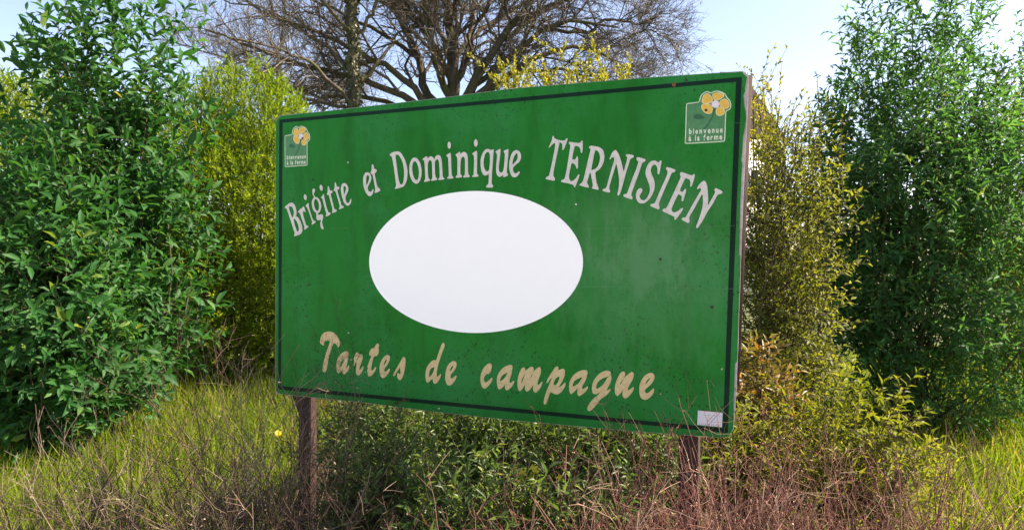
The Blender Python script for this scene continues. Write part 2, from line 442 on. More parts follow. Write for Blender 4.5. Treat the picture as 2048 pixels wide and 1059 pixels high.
board_px = [(551.5,246),(553,240),(557,234),(563,230.5),(660,221),(800,205),(900,193.5),(1020,177),(1150,166.5),(1300,154.5),(1383,149),(1440,145),(1485,142),
            (1492,146),(1497,152),(1496,200),(1491,300),(1485.5,420),(1482,512),(1480.5,560),(1478,626),(1476,700),(1474,740),(1472.5,790),(1468.5,830),(1467,858),(1460.5,869),(1452,874),(1436,874.2),
            (1393,871.5),(1268,862),(1150,851.5),(1020,839.5),(900,826.5),(800,814),(719,803.5),(640,795.5),(575,789.5),(556,787),(551,781),(550.5,700),(551,500)]
skin_px = [(552.5,246),(554,240.5),(558,235),(564,231.5),(660,222),(800,206),(900,194.5),(1020,178),(1150,167.5),(1300,155.5),(1383,150),(1440,146.5),(1470,145.5),(1484,144),
           (1488,149),(1494,155),(1492,165),(1490,176),(1490.5,183),(1487,190),(1488,207),(1491,222),(1492.5,238),(1490,252),(1489,259),(1486,274),(1485,300),(1482.5,322),(1484.5,326),(1483,350),
           (1481.5,390),(1480,430),(1479,475),(1478.5,509),(1481.5,511),(1480,560),(1477.5,626),(1475.5,690),(1474.5,722),(1470,727),(1469,760),(1467,800),(1467.5,835),(1466,856),(1460,868),(1452,873),
           (1436,873.5),(1393,870.5),(1268,861),(1150,850.5),(1020,838.5),(900,825.5),(800,813),(719,802.5),(640,794.5),(575,788.5),(558,786),(552.5,780),(551.5,700),(552,500)]
sign_part('board', plate_mesh('board', [px_loop(board_px, smooth=0)], -0.016, 0.0), M['board'])
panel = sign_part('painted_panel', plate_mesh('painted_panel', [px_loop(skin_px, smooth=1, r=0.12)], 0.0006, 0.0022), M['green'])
H0 = 0.0022
outer = px_loop([(559.5,239.5),(1483.5,154.5),(1455.5,864.5),(557,777.5)], smooth=0)
inner = px_loop([(566,245.7),(1472,164),(1446,855),(562.5,770.7)], smooth=0)
def edge_quad(i):
    j = (i + 1) % 4
    return [outer[i], outer[j], inner[j], inner[i]]
for i in range(4):
    sign_part('border_stripe', plate_mesh('border_stripe', [np.array(edge_quad(i))], H0 + 0.0002, H0 + 0.0008), M['stripe'])
# the white oval
ox_ = px_loop(ell(953, 523.5, 213.5, 141.5, 0, 96), smooth=0)
sign_part('white_oval', plate_mesh('white_oval', [ox_], H0 + 0.0002, H0 + 0.0022), M['oval'])

def offset_loop(lp, d):
    p = np.asarray(lp); t = np.roll(p, -1, 0) - np.roll(p, 1, 0); t = norm(t)
    area = 0.5 * np.sum(p[:, 0] * np.roll(p[:, 1], -1) - np.roll(p[:, 0], -1) * p[:, 1])
    n = np.stack([-t[:, 1], t[:, 0]], 1) * (1 if area > 0 else -1)
    return p + n * d
LET = []   # (char, material key, scale, ox, oy, [shapes]); a shape is a list of loops
def W(ch, z, *shapes): LET.append((ch, 'white_letter', z, shapes))
def Cm(ch, z, *shapes): LET.append((ch, 'cream_letter', z, shapes))
Z1 = (8.1455, 560, 350); Z2 = (8.827, 770, 270); Z3 = (8.825, 900, 270); Z4 = (7.563, 1080, 260); Z5 = (5.882, 1240, 290)
Z6 = (6.827, 630, 650); Z7 = (9.625, 940, 710); Z8 = (9.629, 1120, 720); ZE = (3.923, 520, 220)
W('B', Z1, [[(88,520),(120,490),(165,455),(205,448),(240,475),(265,530),(278,600),(275,650),(265,670),(300,685),(335,740),(362,810),(375,880),(368,930),(340,965),(300,978),(240,998),(235,985),(250,960),(245,930),(215,840),(180,730),(150,640),(120,560),(110,540),(90,545)],
            [(150,520),(185,505),(215,530),(235,590),(235,640),(215,690),(205,695),(180,620),(160,560)],
            [(228,715),(250,710),(285,760),(310,830),(318,890),(305,920),(290,922),(275,890),(245,800)]])
W('r', Z1, [[(302,592),(330,570),(340,545),(350,545),(355,560),(375,520),(390,510),(405,530),(425,600),(420,608),(405,590),(390,585),(380,610),(385,650),(410,740),(430,815),(470,830),(468,850),(405,893),(398,880),(410,860),(395,800),(365,720),(335,630),(318,608),(305,605)]])
W('i', Z1, [ell(420,362,22,48,-10)], [[(425,495),(455,470),(460,452),(472,458),(480,520),(510,630),(545,735),(590,750),(592,770),(535,808),(522,800),(535,770),(520,720),(480,600),(452,528),(432,512)]])
W('g', Z1, [ell(602,488,74,133,-9,28), ell(603,487,40,98,-9,24)],
           [[(568,366),(545,330),(535,270),(540,230),(560,218),(580,235),(578,270),(558,300),(562,330),(585,364)]],
           [[(598,606),(622,606),(632,650),(680,638),(700,640),(712,680),(705,720),(690,760),(700,810),(718,850),(712,885),(690,880),(668,840),(665,790),(678,725),(630,740),(605,720),(603,680)]])
W('i', Z1, [ell(678,208,24,48,-8)], [[(675,360),(705,335),(712,308),(725,312),(728,360),(755,480),(790,605),(830,615),(832,640),(762,677),(752,665),(768,635),(750,580),(715,450),(700,382),(682,375)]])
W('t', Z1, [[(768,310),(785,285),(785,190),(795,180),(805,190),(822,260),(850,250),(862,262),(860,290),(830,300),(840,350),(870,460),(890,550),(935,572),(930,592),(860,622),(852,608),(868,580),(855,520),(815,370),(800,320),(785,325)]])
W('t', Z1, [[(880,245),(898,220),(900,125),(908,115),(918,130),(932,190),(962,190),(978,205),(970,230),(940,240),(950,290),(985,400),(1005,490),(1048,512),(1045,530),(975,560),(965,550),(985,520),(975,470),(930,320),(910,258),(892,262)]])
W('e', Z1, [[(1000,260),(1000,200),(1015,150),(1045,130),(1085,140),(1115,190),(1122,240),(1105,290),(1080,340),(1075,370),(1075,400),(1090,440),(1115,462),(1140,440),(1155,390),(1168,385),(1168,420),(1150,480),(1115,502),(1085,490),(1050,450),(1020,360)],
            [(1040,240),(1042,190),(1058,178),(1080,190),(1085,230),(1065,300),(1052,320)]])
W('e', ZE, [[(812,560),(815,520),(830,492),(850,488),(868,500),(878,530),(872,560),(850,600),(848,625),(860,640),(878,642),(888,620),(895,625),(890,655),(872,676),(855,675),(835,650),(818,610)],
            [(835,550),(838,520),(850,508),(862,525),(860,545),(845,585),(838,590)]])
W('t', ZE, [[(870,490),(880,475),(880,430),(888,425),(895,435),(898,462),(915,465),(920,475),(915,490),(902,495),(908,530),(922,600),(945,620),(947,635),(908,652),(902,645),(910,625),(900,570),(885,500),(875,502)]])
W('D', Z2, [[(92,345),(110,325),(160,300),(230,288),(285,310),(330,380),(375,480),(400,590),(405,680),(395,790),(365,870),(330,915),(270,932),(185,955),(180,940),(205,905),(205,880),(180,680),(150,480),(130,385),(105,370),(92,360)],
            [(188,355),(215,345),(255,360),(300,430),(330,520),(345,630),(345,720),(335,820),(315,870),(290,880),(265,850),(245,780),(215,560)]])
W('o', Z2, [ell(545,629,108,231,-4,32), ell(547,631,58,168,-6,28)])
W('m', Z2, [[(668,425),(700,400),(740,375),(752,385),(752,420),(790,385),(825,375),(860,400),(875,440),(900,375),(945,350),(985,370),(1005,430),(1015,560),(1025,740),(1055,765),(1055,785),(950,797),(948,775),(975,750),(970,600),(960,470),(940,430),(910,435),(888,470),(885,560),(895,740),(930,768),(928,795),(822,812),(822,790),(845,765),(840,600),(835,480),(815,445),(785,450),(762,500),(760,600),(770,765),(803,785),(800,812),(700,830),(697,812),(720,780),(715,640),(703,480),(695,450),(675,445)]])
W('i', Z2, [ell(1140,182,28,62)], [[(1090,360),(1110,340),(1160,318),(1168,325),(1172,420),(1180,600),(1185,720),(1213,740),(1210,768),(1112,775),(1105,760),(1112,745),(1135,730),(1132,620),(1125,450),(1118,395),(1098,380)]])
W('n', Z3, [[(105,345),(140,325),(175,295),(185,305),(188,345),(225,305),(265,298),(300,325),(320,390),(322,520),(325,690),(353,715),(350,745),(243,752),(240,730),(268,712),(272,600),(272,450),(260,395),(235,380),(205,410),(192,470),(188,600),(190,695),(218,720),(213,750),(110,757),(107,735),(135,710),(138,600),(138,430),(130,385),(108,365)]])
W('i', Z3, [ell(462,142,32,66)], [[(400,325),(430,305),(470,278),(485,290),(485,450),(480,685),(508,705),(505,735),(400,743),(397,722),(425,705),(428,600),(432,420),(428,365),(405,345)]])
W('q', Z3, [[(545,480),(550,410),(575,330),(620,265),(665,245),(705,255),(735,272),(760,252),(778,258),(770,350),(760,500),(745,700),(740,870),(765,885),(763,920),(755,928),(650,928),(643,912),(655,885),(685,870),(690,780),(693,680),(665,705),(630,720),(590,700),(560,640),(548,560)],
            [(598,490),(605,410),(630,330),(660,300),(690,305),(708,345),(712,430),(705,560),(692,630),(660,648),(630,625),(605,570)]])
W('u', Z3, [[(808,290),(840,275),(885,245),(897,250),(895,310),(880,450),(865,560),(868,630),(890,665),(920,665),(945,640),(960,560),(970,430),(975,330),(955,300),(955,280),(985,270),(1025,248),(1037,255),(1035,330),(1020,480),(1010,600),(1008,670),(1030,695),(1025,720),(955,748),(945,742),(945,705),(905,735),(870,742),(830,700),(818,620),(825,500),(838,370),(830,325),(812,305)]])
W('e', Z3, [[(1050,520),(1060,440),(1085,350),(1120,290),(1170,265),(1220,280),(1250,320),(1262,380),(1250,440),(1220,485),(1160,530),(1115,580),(1115,620),(1130,660),(1160,685),(1190,670),(1228,638),(1238,650),(1225,695),(1185,735),(1140,752),(1090,725),(1062,650),(1050,580)],
            [(1105,530),(1112,450),(1140,370),(1175,320),(1198,340),(1202,390),(1190,440),(1160,480)]])
W('T', Z4, [[(135,262),(155,225),(185,155),(195,100),(205,90),(215,100),(220,130),(290,155),(350,165),(385,155),(400,130),(420,128),(420,145),(400,210),(365,290),(350,308),(340,298),(345,240),(335,205),(300,185),(290,230),(260,380),(225,540),(200,690),(228,725),(228,760),(215,770),(95,745),(88,730),(105,710),(140,695),(150,660),(190,480),(225,300),(240,195),(205,205),(165,245),(145,272)]])
W('E', Z4, [[(440,195),(450,180),(520,190),(590,200),(615,190),(630,165),(648,162),(650,230),(645,330),(635,352),(622,348),(615,290),(590,250),(530,238),(515,300),(495,400),(490,445),(530,450),(550,430),(560,400),(575,398),(580,440),(578,560),(570,590),(558,588),(550,550),(520,510),(478,500),(465,570),(440,690),(445,740),(470,775),(500,770),(550,730),(580,675),(598,672),(600,690),(570,780),(535,865),(518,865),(512,830),(420,805),(325,788),(320,770),(340,755),(370,745),(385,710),(410,590),(435,430),(460,270),(465,235),(445,210)]])
W('R', Z4, [[(742,262),(765,237),(830,245),(890,258),(935,280),(965,320),(978,390),(970,470),(945,540),(900,600),(838,638),(845,700),(860,810),(892,885),(885,908),(790,885),(788,868),(805,850),(795,780),(775,680),(768,650),(755,650),(735,720),(712,800),(745,850),(740,872),(730,875),(605,840),(600,822),(640,795),(660,760),(700,590),(745,390),(770,300),(765,285),(745,270)],
            [(840,305),(875,315),(900,350),(912,410),(905,480),(880,550),(840,590),(795,605),(778,600),(800,480),(825,350)]])
W('N', Z4, [[(1052,440),(1070,400),(1095,340),(1135,303),(1160,310),(1190,360),(1225,450),(1250,560),(1268,635),(1290,560),(1325,430),(1320,410),(1300,390),(1310,365),(1415,380),(1422,400),(1410,420),(1365,440),(1345,520),(1310,620),(1265,790),(1235,900),(1205,985),(1185,992),(1172,980),(1190,900),(1200,800),(1195,700),(1180,600),(1155,495),(1130,600),(1090,720),(1045,880),(1065,920),(1058,950),(955,925),(947,905),(965,890),(1005,880),(1030,790),(1085,590),(1130,450),(1120,415),(1095,410),(1070,440),(1057,448)]])
W('I', Z5, [[(195,158),(205,140),(295,165),(305,180),(290,200),(262,208),(235,300),(190,420),(150,530),(132,590),(150,615),(145,640),(130,638),(45,608),(40,590),(55,578),(85,575),(110,500),(150,390),(195,280),(220,200),(200,178)]])
W('S', Z5, [[(478,182),(492,188),(485,230),(465,340),(452,348),(442,335),(445,290),(430,240),(405,228),(375,250),(360,295),(375,350),(405,410),(413,480),(395,560),(355,630),(300,680),(250,690),(215,675),(190,625),(188,580),(205,530),(235,507),(262,512),(265,540),(248,570),(230,595),(238,630),(265,652),(300,645),(335,600),(355,540),(350,480),(325,410),(300,345),(305,290),(330,225),(370,188),(415,182),(455,210),(468,190)]])
W('I', Z5, [[(540,270),(558,258),(648,288),(655,300),(640,322),(610,325),(580,400),(530,510),(480,630),(455,695),(468,735),(460,758),(445,755),(362,720),(357,705),(375,690),(408,688),(430,640),(480,520),(540,390),(565,320),(548,292)]])
W('E', Z5, [[(705,340),(715,320),(735,320),(800,345),(850,360),(868,342),(882,345),(880,375),(850,470),(838,492),(825,485),(830,440),(820,405),(770,388),(745,440),(700,540),(740,555),(765,515),(778,512),(778,545),(745,655),(732,665),(725,650),(730,605),(700,580),(685,580),(650,650),(610,740),(608,775),(635,795),(680,780),(730,738),(745,742),(735,770),(690,835),(652,882),(640,870),(645,845),(580,815),(500,778),(502,760),(520,748),(540,748),(560,720),(620,590),(690,440),(720,370),(708,358)]])
W('N', Z5, [[(905,515),(920,480),(955,440),(985,420),(1005,425),(1025,470),(1035,560),(1038,650),(1033,718),(1070,650),(1118,565),(1120,545),(1108,525),(1125,507),(1140,510),(1200,540),(1207,555),(1195,575),(1165,578),(1145,590),(1100,680),(1030,780),(980,880),(920,970),(905,978),(892,965),(930,870),(965,760),(978,680),(975,600),(968,572),(920,660),(870,755),(812,850),(820,885),(815,912),(800,918),(728,880),(725,865),(745,852),(775,852),(800,800),(860,690),(920,590),(955,530),(950,510),(935,505),(915,522)]])
Cm('T', Z6, [[(75,230),(80,180),(105,120),(150,90),(210,85),(265,105),(310,150),(338,215),(342,265),(328,298),(315,290),(295,250),(258,232),(240,280),(210,380),(190,440),(175,530),(160,610),(135,642),(118,630),(108,600),(120,520),(145,430),(175,330),(205,250),(215,210),(180,203),(145,212),(122,235),(130,268),(118,272),(90,255)]])
Cm('a', Z6, [[(298,530),(310,470),(340,410),(385,370),(430,352),(458,360),(460,400),(450,470),(440,530),(425,575),(435,590),(460,550),(475,545),(472,575),(450,620),(420,655),(400,662),(385,645),(385,600),(355,625),(325,655),(308,635),(300,580)],
             [(345,545),(355,500),(385,460),(412,450),(400,490),(375,545),(350,575)]])
Cm('r', Z6, [[(530,545),(545,490),(535,465),(545,420),(570,370),(585,368),(600,392),(640,395),(655,420),(650,470),(630,520),(610,580),(608,610),(625,610),(655,560),(665,560),(660,600),(635,645),(600,680),(580,675),(565,640),(568,580),(575,510),(560,500),(540,555)]])
Cm('t', Z6, [[(745,395),(755,350),(780,315),(815,312),(825,290),(850,250),(872,252),(880,275),(865,320),(878,335),(868,380),(845,418),(808,415),(790,470),(775,540),(770,600),(775,625),(800,610),(830,565),(840,572),(830,610),(800,655),(765,690),(740,695),(725,670),(722,600),(730,580),(720,562),(735,530),(760,460),(780,412),(755,410)]])
Cm('e', Z6, [[(888,570),(900,510),(930,450),(970,412),(1005,403),(1025,425),(1022,470),(1000,520),(965,570),(945,600),(950,630),(965,635),(995,615),(1020,588),(1026,600),(1010,645),(970,695),(935,718),(905,700),(890,650)],
             [(942,535),(950,500),(980,455),(988,470),(975,510),(950,545)]])
Cm('s', Z6, [[(1070,685),(1090,640),(1130,570),(1170,500),(1205,440),(1220,430),(1238,460),(1238,530),(1225,610),(1205,690),(1180,735),(1160,745),(1135,720),(1125,670),(1140,648),(1155,665),(1170,665),(1175,640),(1170,600),(1165,565),(1140,600),(1105,655),(1085,690)]])
Cm('d', Z6, [[(1515,660),(1525,590),(1560,530),(1605,482),(1640,475),(1660,480),(1690,390),(1720,300),(1745,240),(1765,240),(1775,270),(1745,350),(1710,450),(1680,550),(1665,630),(1660,690),(1670,705),(1695,690),(1718,660),(1725,668),(1710,720),(1675,775),(1640,797),(1618,775),(1612,720),(1580,745),(1545,780),(1525,760),(1515,710)],
             [(1560,660),(1575,600),(1610,570),(1640,565),(1620,640),(1585,690),(1562,705)]])
Cm('e', Z6, [[(1785,680),(1795,600),(1830,530),(1880,490),(1915,488),(1935,515),(1930,570),(1900,620),(1860,660),(1850,690),(1855,720),(1875,728),(1905,705),(1930,680),(1935,695),(1915,750),(1870,805),(1830,818),(1800,795),(1785,740)],
             [(1845,630),(1850,590),(1875,550),(1890,545),(1892,570),(1870,605)]])
Cm('c', Z7, [[(210,480),(212,400),(235,310),(285,220),(345,165),(395,155),(420,175),(420,230),(400,300),(365,352),(345,355),(335,340),(300,370),(270,420),(265,470),(285,515),(320,520),(365,490),(420,428),(435,440),(425,490),(370,570),(310,625),(280,635),(245,610),(218,550)]])
Cm('a', Z7, [[(525,490),(530,420),(560,340),(620,260),(700,205),(770,187),(810,185),(822,230),(808,290),(800,360),(770,440),(755,500),(770,535),(800,525),(850,485),(855,505),(820,580),(760,640),(715,668),(690,650),(680,600),(695,535),(650,590),(600,635),(570,650),(545,625),(530,560)],
             [(578,480),(600,410),(650,360),(735,315),(700,400),(650,460),(590,498)]])
Cm('m', Z7, [[(922,520),(930,430),(960,330),(1000,255),(1035,230),(1062,250),(1065,310),(1120,260),(1180,218),(1215,225),(1228,260),(1215,330),(1270,270),(1340,220),(1362,240),(1368,320),(1345,390),(1310,480),(1295,540),(1310,575),(1340,560),(1390,500),(1393,520),(1370,600),(1310,680),(1265,713),(1235,695),(1218,640),(1222,560),(1185,610),(1140,670),(1100,690),(1070,665),(1065,610),(1075,540),(1040,590),(1000,650),(965,683),(938,660),(925,600)],
             [(986,530),(1005,460),(1055,365),(1072,345),(1035,450),(1004,530)],
             [(1165,420),(1185,380),(1212,335),(1205,385),(1178,432)]])
Cm('p', Z7, [[(1480,510),(1490,480),(1540,390),(1600,300),(1650,225),(1680,212),(1702,230),(1700,290),(1750,270),(1790,255),(1825,275),(1830,330),(1815,400),(1780,490),(1735,560),(1705,600),(1720,608),(1770,590),(1835,520),(1842,535),(1820,610),(1760,700),(1700,740),(1650,742),(1600,720),(1555,690),(1530,740),(1505,820),(1475,910),(1445,942),(1425,915),(1435,840),(1465,730),(1510,620),(1555,510),(1585,420),(1550,440),(1510,500),(1490,530)],
             [(1610,540),(1630,470),(1680,415),(1725,400),(1730,430),(1705,500),(1670,560),(1640,575),(1615,560)]])
Cm('a', Z8, [[(182,490),(190,420),(230,330),(300,250),(390,200),(490,185),(525,200),(530,250),(515,290),(505,350),(470,420),(430,490),(420,530),(440,555),(480,540),(530,495),(540,520),(500,590),(430,650),(370,680),(345,655),(338,600),(360,515),(310,560),(250,620),(215,645),(190,610)],
             [(242,480),(265,410),(320,360),(420,315),(435,320),(400,390),(350,450),(290,490),(250,500)]])
Cm('g', Z8, [[(622,540),(625,470),(660,380),(720,300),(800,230),(880,200),(940,200),(978,235),(970,270),(985,300),(990,350),(970,420),(930,500),(885,580),(920,580),(965,545),(968,570),(930,630),(860,690),(790,730),(740,790),(680,870),(600,955),(560,968),(530,945),(545,880),(600,790),(680,710),(750,660),(800,580),(820,560),(760,610),(690,648),(640,630),(625,590)],
             [(695,520),(705,460),(750,390),(810,345),(880,320),(960,288),(915,335),(880,400),(830,470),(760,525),(710,545)]])
Cm('n', Z8, [[(1062,530),(1075,440),(1120,330),(1170,240),(1215,212),(1250,230),(1250,290),(1230,350),(1280,300),(1340,250),(1385,220),(1415,240),(1420,290),(1395,370),(1340,460),(1300,540),(1310,575),(1345,570),(1410,512),(1420,530),(1395,600),(1330,680),(1265,732),(1225,710),(1205,650),(1220,535),(1190,590),(1140,650),(1105,685),(1078,655),(1065,600)],
             [(1148,455),(1175,410),(1222,352),(1235,350),(1200,410),(1165,470)]])
Cm('e', Z8, [[(1533,560),(1535,490),(1565,400),(1620,310),(1690,255),(1755,240),(1800,255),(1817,300),(1810,360),(1770,430),(1700,500),(1630,560),(1630,590),(1650,630),(1690,635),(1740,600),(1800,538),(1812,550),(1800,620),(1740,700),(1670,748),(1610,752),(1560,710),(1538,640)],
             [(1645,445),(1665,395),(1710,340),(1740,325),(1725,370),(1685,425),(1655,460)]])
for ch, mk, (sc, ox, oy), shapes in LET:
    ms = []
    for k, shp in enumerate(shapes):
        loops = [px_loop(lp, sc, ox, oy, 1) for lp in shp]
        h = H0 + 0.0004 + 0.00012 * k
        ms.append(plate_mesh('letter', loops, h, h + 0.0012))
    lo = sign_part('letter', ms[0] if len(ms) == 1 else join_meshes(ms, 'letter'), M[mk])
    if mk == 'cream_letter':
        loops = [offset_loop(px_loop(lp, sc, ox, oy, 1), -0.0011 if q == 0 else 0.0006) for q, lp in enumerate(shapes[0])]
        sign_part('letter_outline', plate_mesh('letter_outline', loops, H0 + 0.0002, H0 + 0.0003), M['cream_edge'], lo)

# the two emblems with a yellow flower
EZ = (5.574, 1340, 130)
frame_px = [(190,428),(260,420),(325,412),(330,370),(350,330),(390,300),(420,292),(455,312),(490,292),(530,288),(580,300),(620,325),(640,365),(670,395),(685,440),(678,490),(650,510),(628,515),(624,600),(621,700),(615,845),(600,858),(400,869),(180,882),(165,872),(168,830),(175,600),(180,440)]
petals_px = [[(360,385),(375,340),(410,320),(445,335),(475,385),(470,415),(435,430),(370,432),(357,410)],
             [(475,330),(500,315),(560,312),(600,330),(600,355),(550,390),(505,400),(480,370)],
             [(555,410),(600,378),(640,395),(662,440),(655,475),(620,490),(575,475),(555,445)],
             [(525,480),(560,470),(600,490),(612,520),(600,550),(560,570),(525,560),(512,520)],
             [(352,455),(370,440),(430,437),(465,455),(475,500),(460,540),(425,547),(385,530),(355,490)]]
stem_px = [(490,488),(510,492),(495,545),(470,605),(425,680),(378,727),(362,727),(410,672),(455,592),(478,540)]
leaf_px = [(255,580),(280,555),(325,545),(365,565),(392,600),(340,606),(275,604)]
def ref(pts, smooth=2): return px_loop(pts, *EZ, smooth=smooth)
def quad_ref():                                   # emblem corners on the sign, right and left
    r = np.array([on_sign(1340 + x / 5.574, 130 + y / 5.574) for x, y in ((182,430),(166,880),(610,858))])
    l = np.array([on_sign(*p) for p in ((570.3,271.2),(570.6,334.0),(615.3,331.2))])
    return r, l
def affine(src, dst):
    A = np.column_stack([src, np.ones(3)]); return np.linalg.solve(A, dst)
rq, lq = quad_ref(); AFF = affine(rq, lq)
FONT_CACHE = {}
def char_mesh(ch):
    cu = bpy.data.curves.new('ch', 'FONT'); cu.body = ch; cu.size = 1.0; cu.offset = 0.035; cu.resolution_u = 4; cu.extrude = 0.5
    ob = bpy.data.objects.new('ch', cu); COL.objects.link(ob)
    bpy.context.view_layer.update()
    dg = bpy.context.evaluated_depsgraph_get()
    me = bpy.data.meshes.new_from_object(ob.evaluated_get(dg))
    bpy.data.objects.remove(ob); bpy.data.curves.remove(cu)
    co = np.zeros(len(me.vertices) * 3, np.float32); me.vertices.foreach_get('co', co); co = co.reshape(-1, 3)
    faces = {}
    for p in me.polygons: faces.setdefault(len(p.vertices), []).append(list(p.vertices))
    bpy.data.meshes.remove(me)
    return co, [np.array(f) for f in faces.values()]
for ch in set('bienvenuealaferme\u00e0'): FONT_CACHE[ch] = char_mesh(ch)
def emblem(which):
    T = (lambda p: p) if which == 0 else (lambda p: np.column_stack([p, np.ones(len(p))]) @ AFF)
    sc = 1.0 if which == 0 else 1.0
    fl = T(ref(frame_px, 1))
    root = sign_part('emblem', plate_mesh('emblem', [fl], H0 + 0.0002, H0 + 0.0005), M['emblem_line'])
    root['label'] = 'flower emblem in the top right corner of the sign' if which == 0 else 'flower emblem in the top left corner of the sign'
    put = lambda n, loops, a, b, m: sign_part(n, plate_mesh(n, loops, H0 + a, H0 + b), m, root)
    put('field', [offset_loop(fl, 0.0032)], 0.0006, 0.0008, M['emblem_field'])
    put('stem', [T(ref(stem_px))], 0.0009, 0.0011, M['emblem_dark'])
    put('leaf', [T(ref(leaf_px))], 0.0009, 0.0011, M['emblem_dark'])
    for pp in petals_px:
        lp = T(ref(pp))
        put('petal_rim', [offset_loop(lp, -0.0012)], 0.0009, 0.0011, M['petal_edge'])
        put('petal', [offset_loop(lp, 0.0012)], 0.0012, 0.0014, M['petal'])
    put('flower_eye', [T(ref(ell(508,440,44,41)))], 0.0015, 0.0017, M['flower_eye'])
    put('spot', [T(ref(ell(402,506,17,16) if which == 0 else ell(535,470,16,22)))], 0.0018, 0.0020, M['spot'])
    for txt, (x0, y0), (x1, y1) in (('bienvenue', (212, 772), (588, 752)), ('\u00e0 la ferme', (208, 848), (582, 830))):
        a = T(np.array([on_sign(EZ[1] + x0 / EZ[0], EZ[2] + y0 / EZ[0])]))[0]; b = T(np.array([on_sign(EZ[1] + x1 / EZ[0], EZ[2] + y1 / EZ[0])]))[0]
        ln = np.linalg.norm(b - a); ux = (b - a) / ln; uy = np.array([-ux[1], ux[0]])
        ws = [0.30 if c == ' ' else FONT_CACHE[c][0][:, 0].max() - FONT_CACHE[c][0][:, 0].min() for c in txt]
        size = (0.0270 if which == 0 else 0.0255); ws = [w_ * 0.72 for w_ in ws]; gap = (ln - sum(ws) * size) / (len(txt) - 1)
        cur = 0.0
        for c, w in zip(txt, ws):
            if c != ' ':
                co, fs = FONT_CACHE[c]
                u = (co[:, 0] - co[:, 0].min()) * size * 0.72 + cur; v = co[:, 1] * size
                xz = a[None] + u[:, None] * ux + v[:, None] * uy
                yy = -(H0 + 0.0013 + np.where(co[:, 2] > 0, 0.0003, -0.0003))
                mb = MB(); mb.add(np.stack([xz[:, 0], yy, xz[:, 1]], -1), fs)
                sign_part('small_letter', mb.mesh('small_letter'), M['emblem_line'], root)
            cur += w * size + gap
emblem(0); emblem(1)
# paper label, screws, chips, seams
sign_part('paper_label', plate_mesh('paper_label', [px_loop([(1396,819.5),(1445.4,824.2),(1443.9,853),(1394.6,848)], smooth=0)], H0 + 0.0009, H0 + 0.0013), M['sticker'])
lab = bpy.data.objects['paper_label']
for k in range(11):
    if k in (4, 8): continue
    a = 1398 + k * 3.9; yy = 844.2 + k * 0.37
    sign_part('print_mark', plate_mesh('print_mark', [px_loop([(a, yy), (a + 2.6, yy + .2), (a + 2.5, yy + 3.4), (a - .1, yy + 3.2)], smooth=0)], H0 + 0.0014, H0 + 0.0015), M['print'], lab)
sign_part('print_mark', plate_mesh('print_mark', [px_loop([(1409, 828.4), (1440, 830.6), (1440, 831.6), (1409, 829.4)], smooth=0)], H0 + 0.0014, H0 + 0.0015), M['print'], lab)
for (x, y, r, m) in ((1348,170,4.0,'rust'),(1373,161,2.4,'dark'),(1424.3,613.5,3.2,'dark'),(618.5,569,2.0,'dark'),(1321,518,2.4,'dark'),(626.5,359.5,2.0,'dark'),(1362,791,1.6,'dark'),(1465,166,1.8,'dark'),
                     (1152.5,408.5,1.7,'chip'),(698,665,1.2,'chip'),(878.5,815.5,1.5,'chip'),(1444,737,1.6,'chip'),(697,325,1.4,'chip')):
    sign_part('screw' if m != 'chip' else 'paint_chip', plate_mesh('screw', [px_loop(ell(x, y, r, r * 1.1, 0, 10), smooth=0)], H0 + 0.0002, H0 + 0.0025), M[m])
for pts in ([(1140,457.4),(1250,456),(1372,453.2),(1470,451.5)], [(1160,572.6),(1300,574.6),(1380,576),(1468,577)], [(664,456.5),(700,456.2)], [(1400,246),(1470,246.3),(1491,246.4)]):
    p = np.array([on_sign(*q) for q in pts])
    sign_part('seam_line', plate_mesh('seam_line', [np.vstack([p + [0, 0.0004], p[::-1] - [0, 0.0004]])], H0 + 0.0010, H0 + 0.0012), M['scratch'])
# brown angle iron behind the right edge, posts and brace
def box_part(name, lo, hi, mat, bev=0.003):
    mb = MB(); mb.box(lo, hi)
    o = sign_part(name, mb.mesh(name), mat)
    if bev:
        m = o.modifiers.new('bevel', 'BEVEL'); m.width = bev; m.segments = 2
    return o
xa, za = on_sign(1505, 150, 0.02); xb, zb = on_sign(1478.5, 768, 0.02)
mb = MB(); wbar = 0.016
V = []
for (x, z) in ((xb, zb), (xa, za)):
    V += [[x - 0.06, 0.0175, z], [x, 0.0175, z], [x, 0.040, z], [x - 0.06, 0.040, z]]
mb.add(V, [np.array([[0,1,5,4],[1,2,6,5],[2,3,7,6],[3,0,4,7],[0,3,2,1],[4,5,6,7]])])
o = sign_part('edge_bar', mb.mesh('edge_bar'), M['post'])
def post(pxl, pxr, py, zt, depth, name='post'):
    Y0 = 0.042
    x0, z0 = on_sign(pxl, py, Y0); x1, _ = on_sign(pxr, py, Y0)
    return x0, x1, box_part(name, (x0, Y0, -0.3), (x1, Y0 + depth, zt), M['post'], 0.004)
lx0, lx1, _ = post(597, 621.5, 830, 2.12, 0.045)
rx0, rx1, _ = post(1356.5, 1397, 900, 2.12, 0.075)
for zc in (1.16, 1.62, 2.06):                      # rails the board is screwed to
    box_part('rail', (0.03, 0.0165, zc - 0.03), (1.88, 0.0415, zc + 0.03), M['post'], 0.002)
mb = MB()
V = [[lx0 - 0.055, y, 0.995] for y in (0.055, 0.085)] + [[lx0 + 0.002, y, 0.995] for y in (0.055, 0.085)] + [[lx0 + 0.002, y, 0.90] for y in (0.055, 0.085)] + [[lx0 - 0.012, y, 0.90] for y in (0.055, 0.085)] + [[lx0 - 0.035, y, 0.955] for y in (0.055, 0.085)]
mb.add(V, [np.array([[0,2,4,6,8][::-1]]), np.array([[1,3,5,7,9]]), np.array([[0,1,3,2],[2,3,5,4],[4,5,7,6],[6,7,9,8],[8,9,1,0]])])
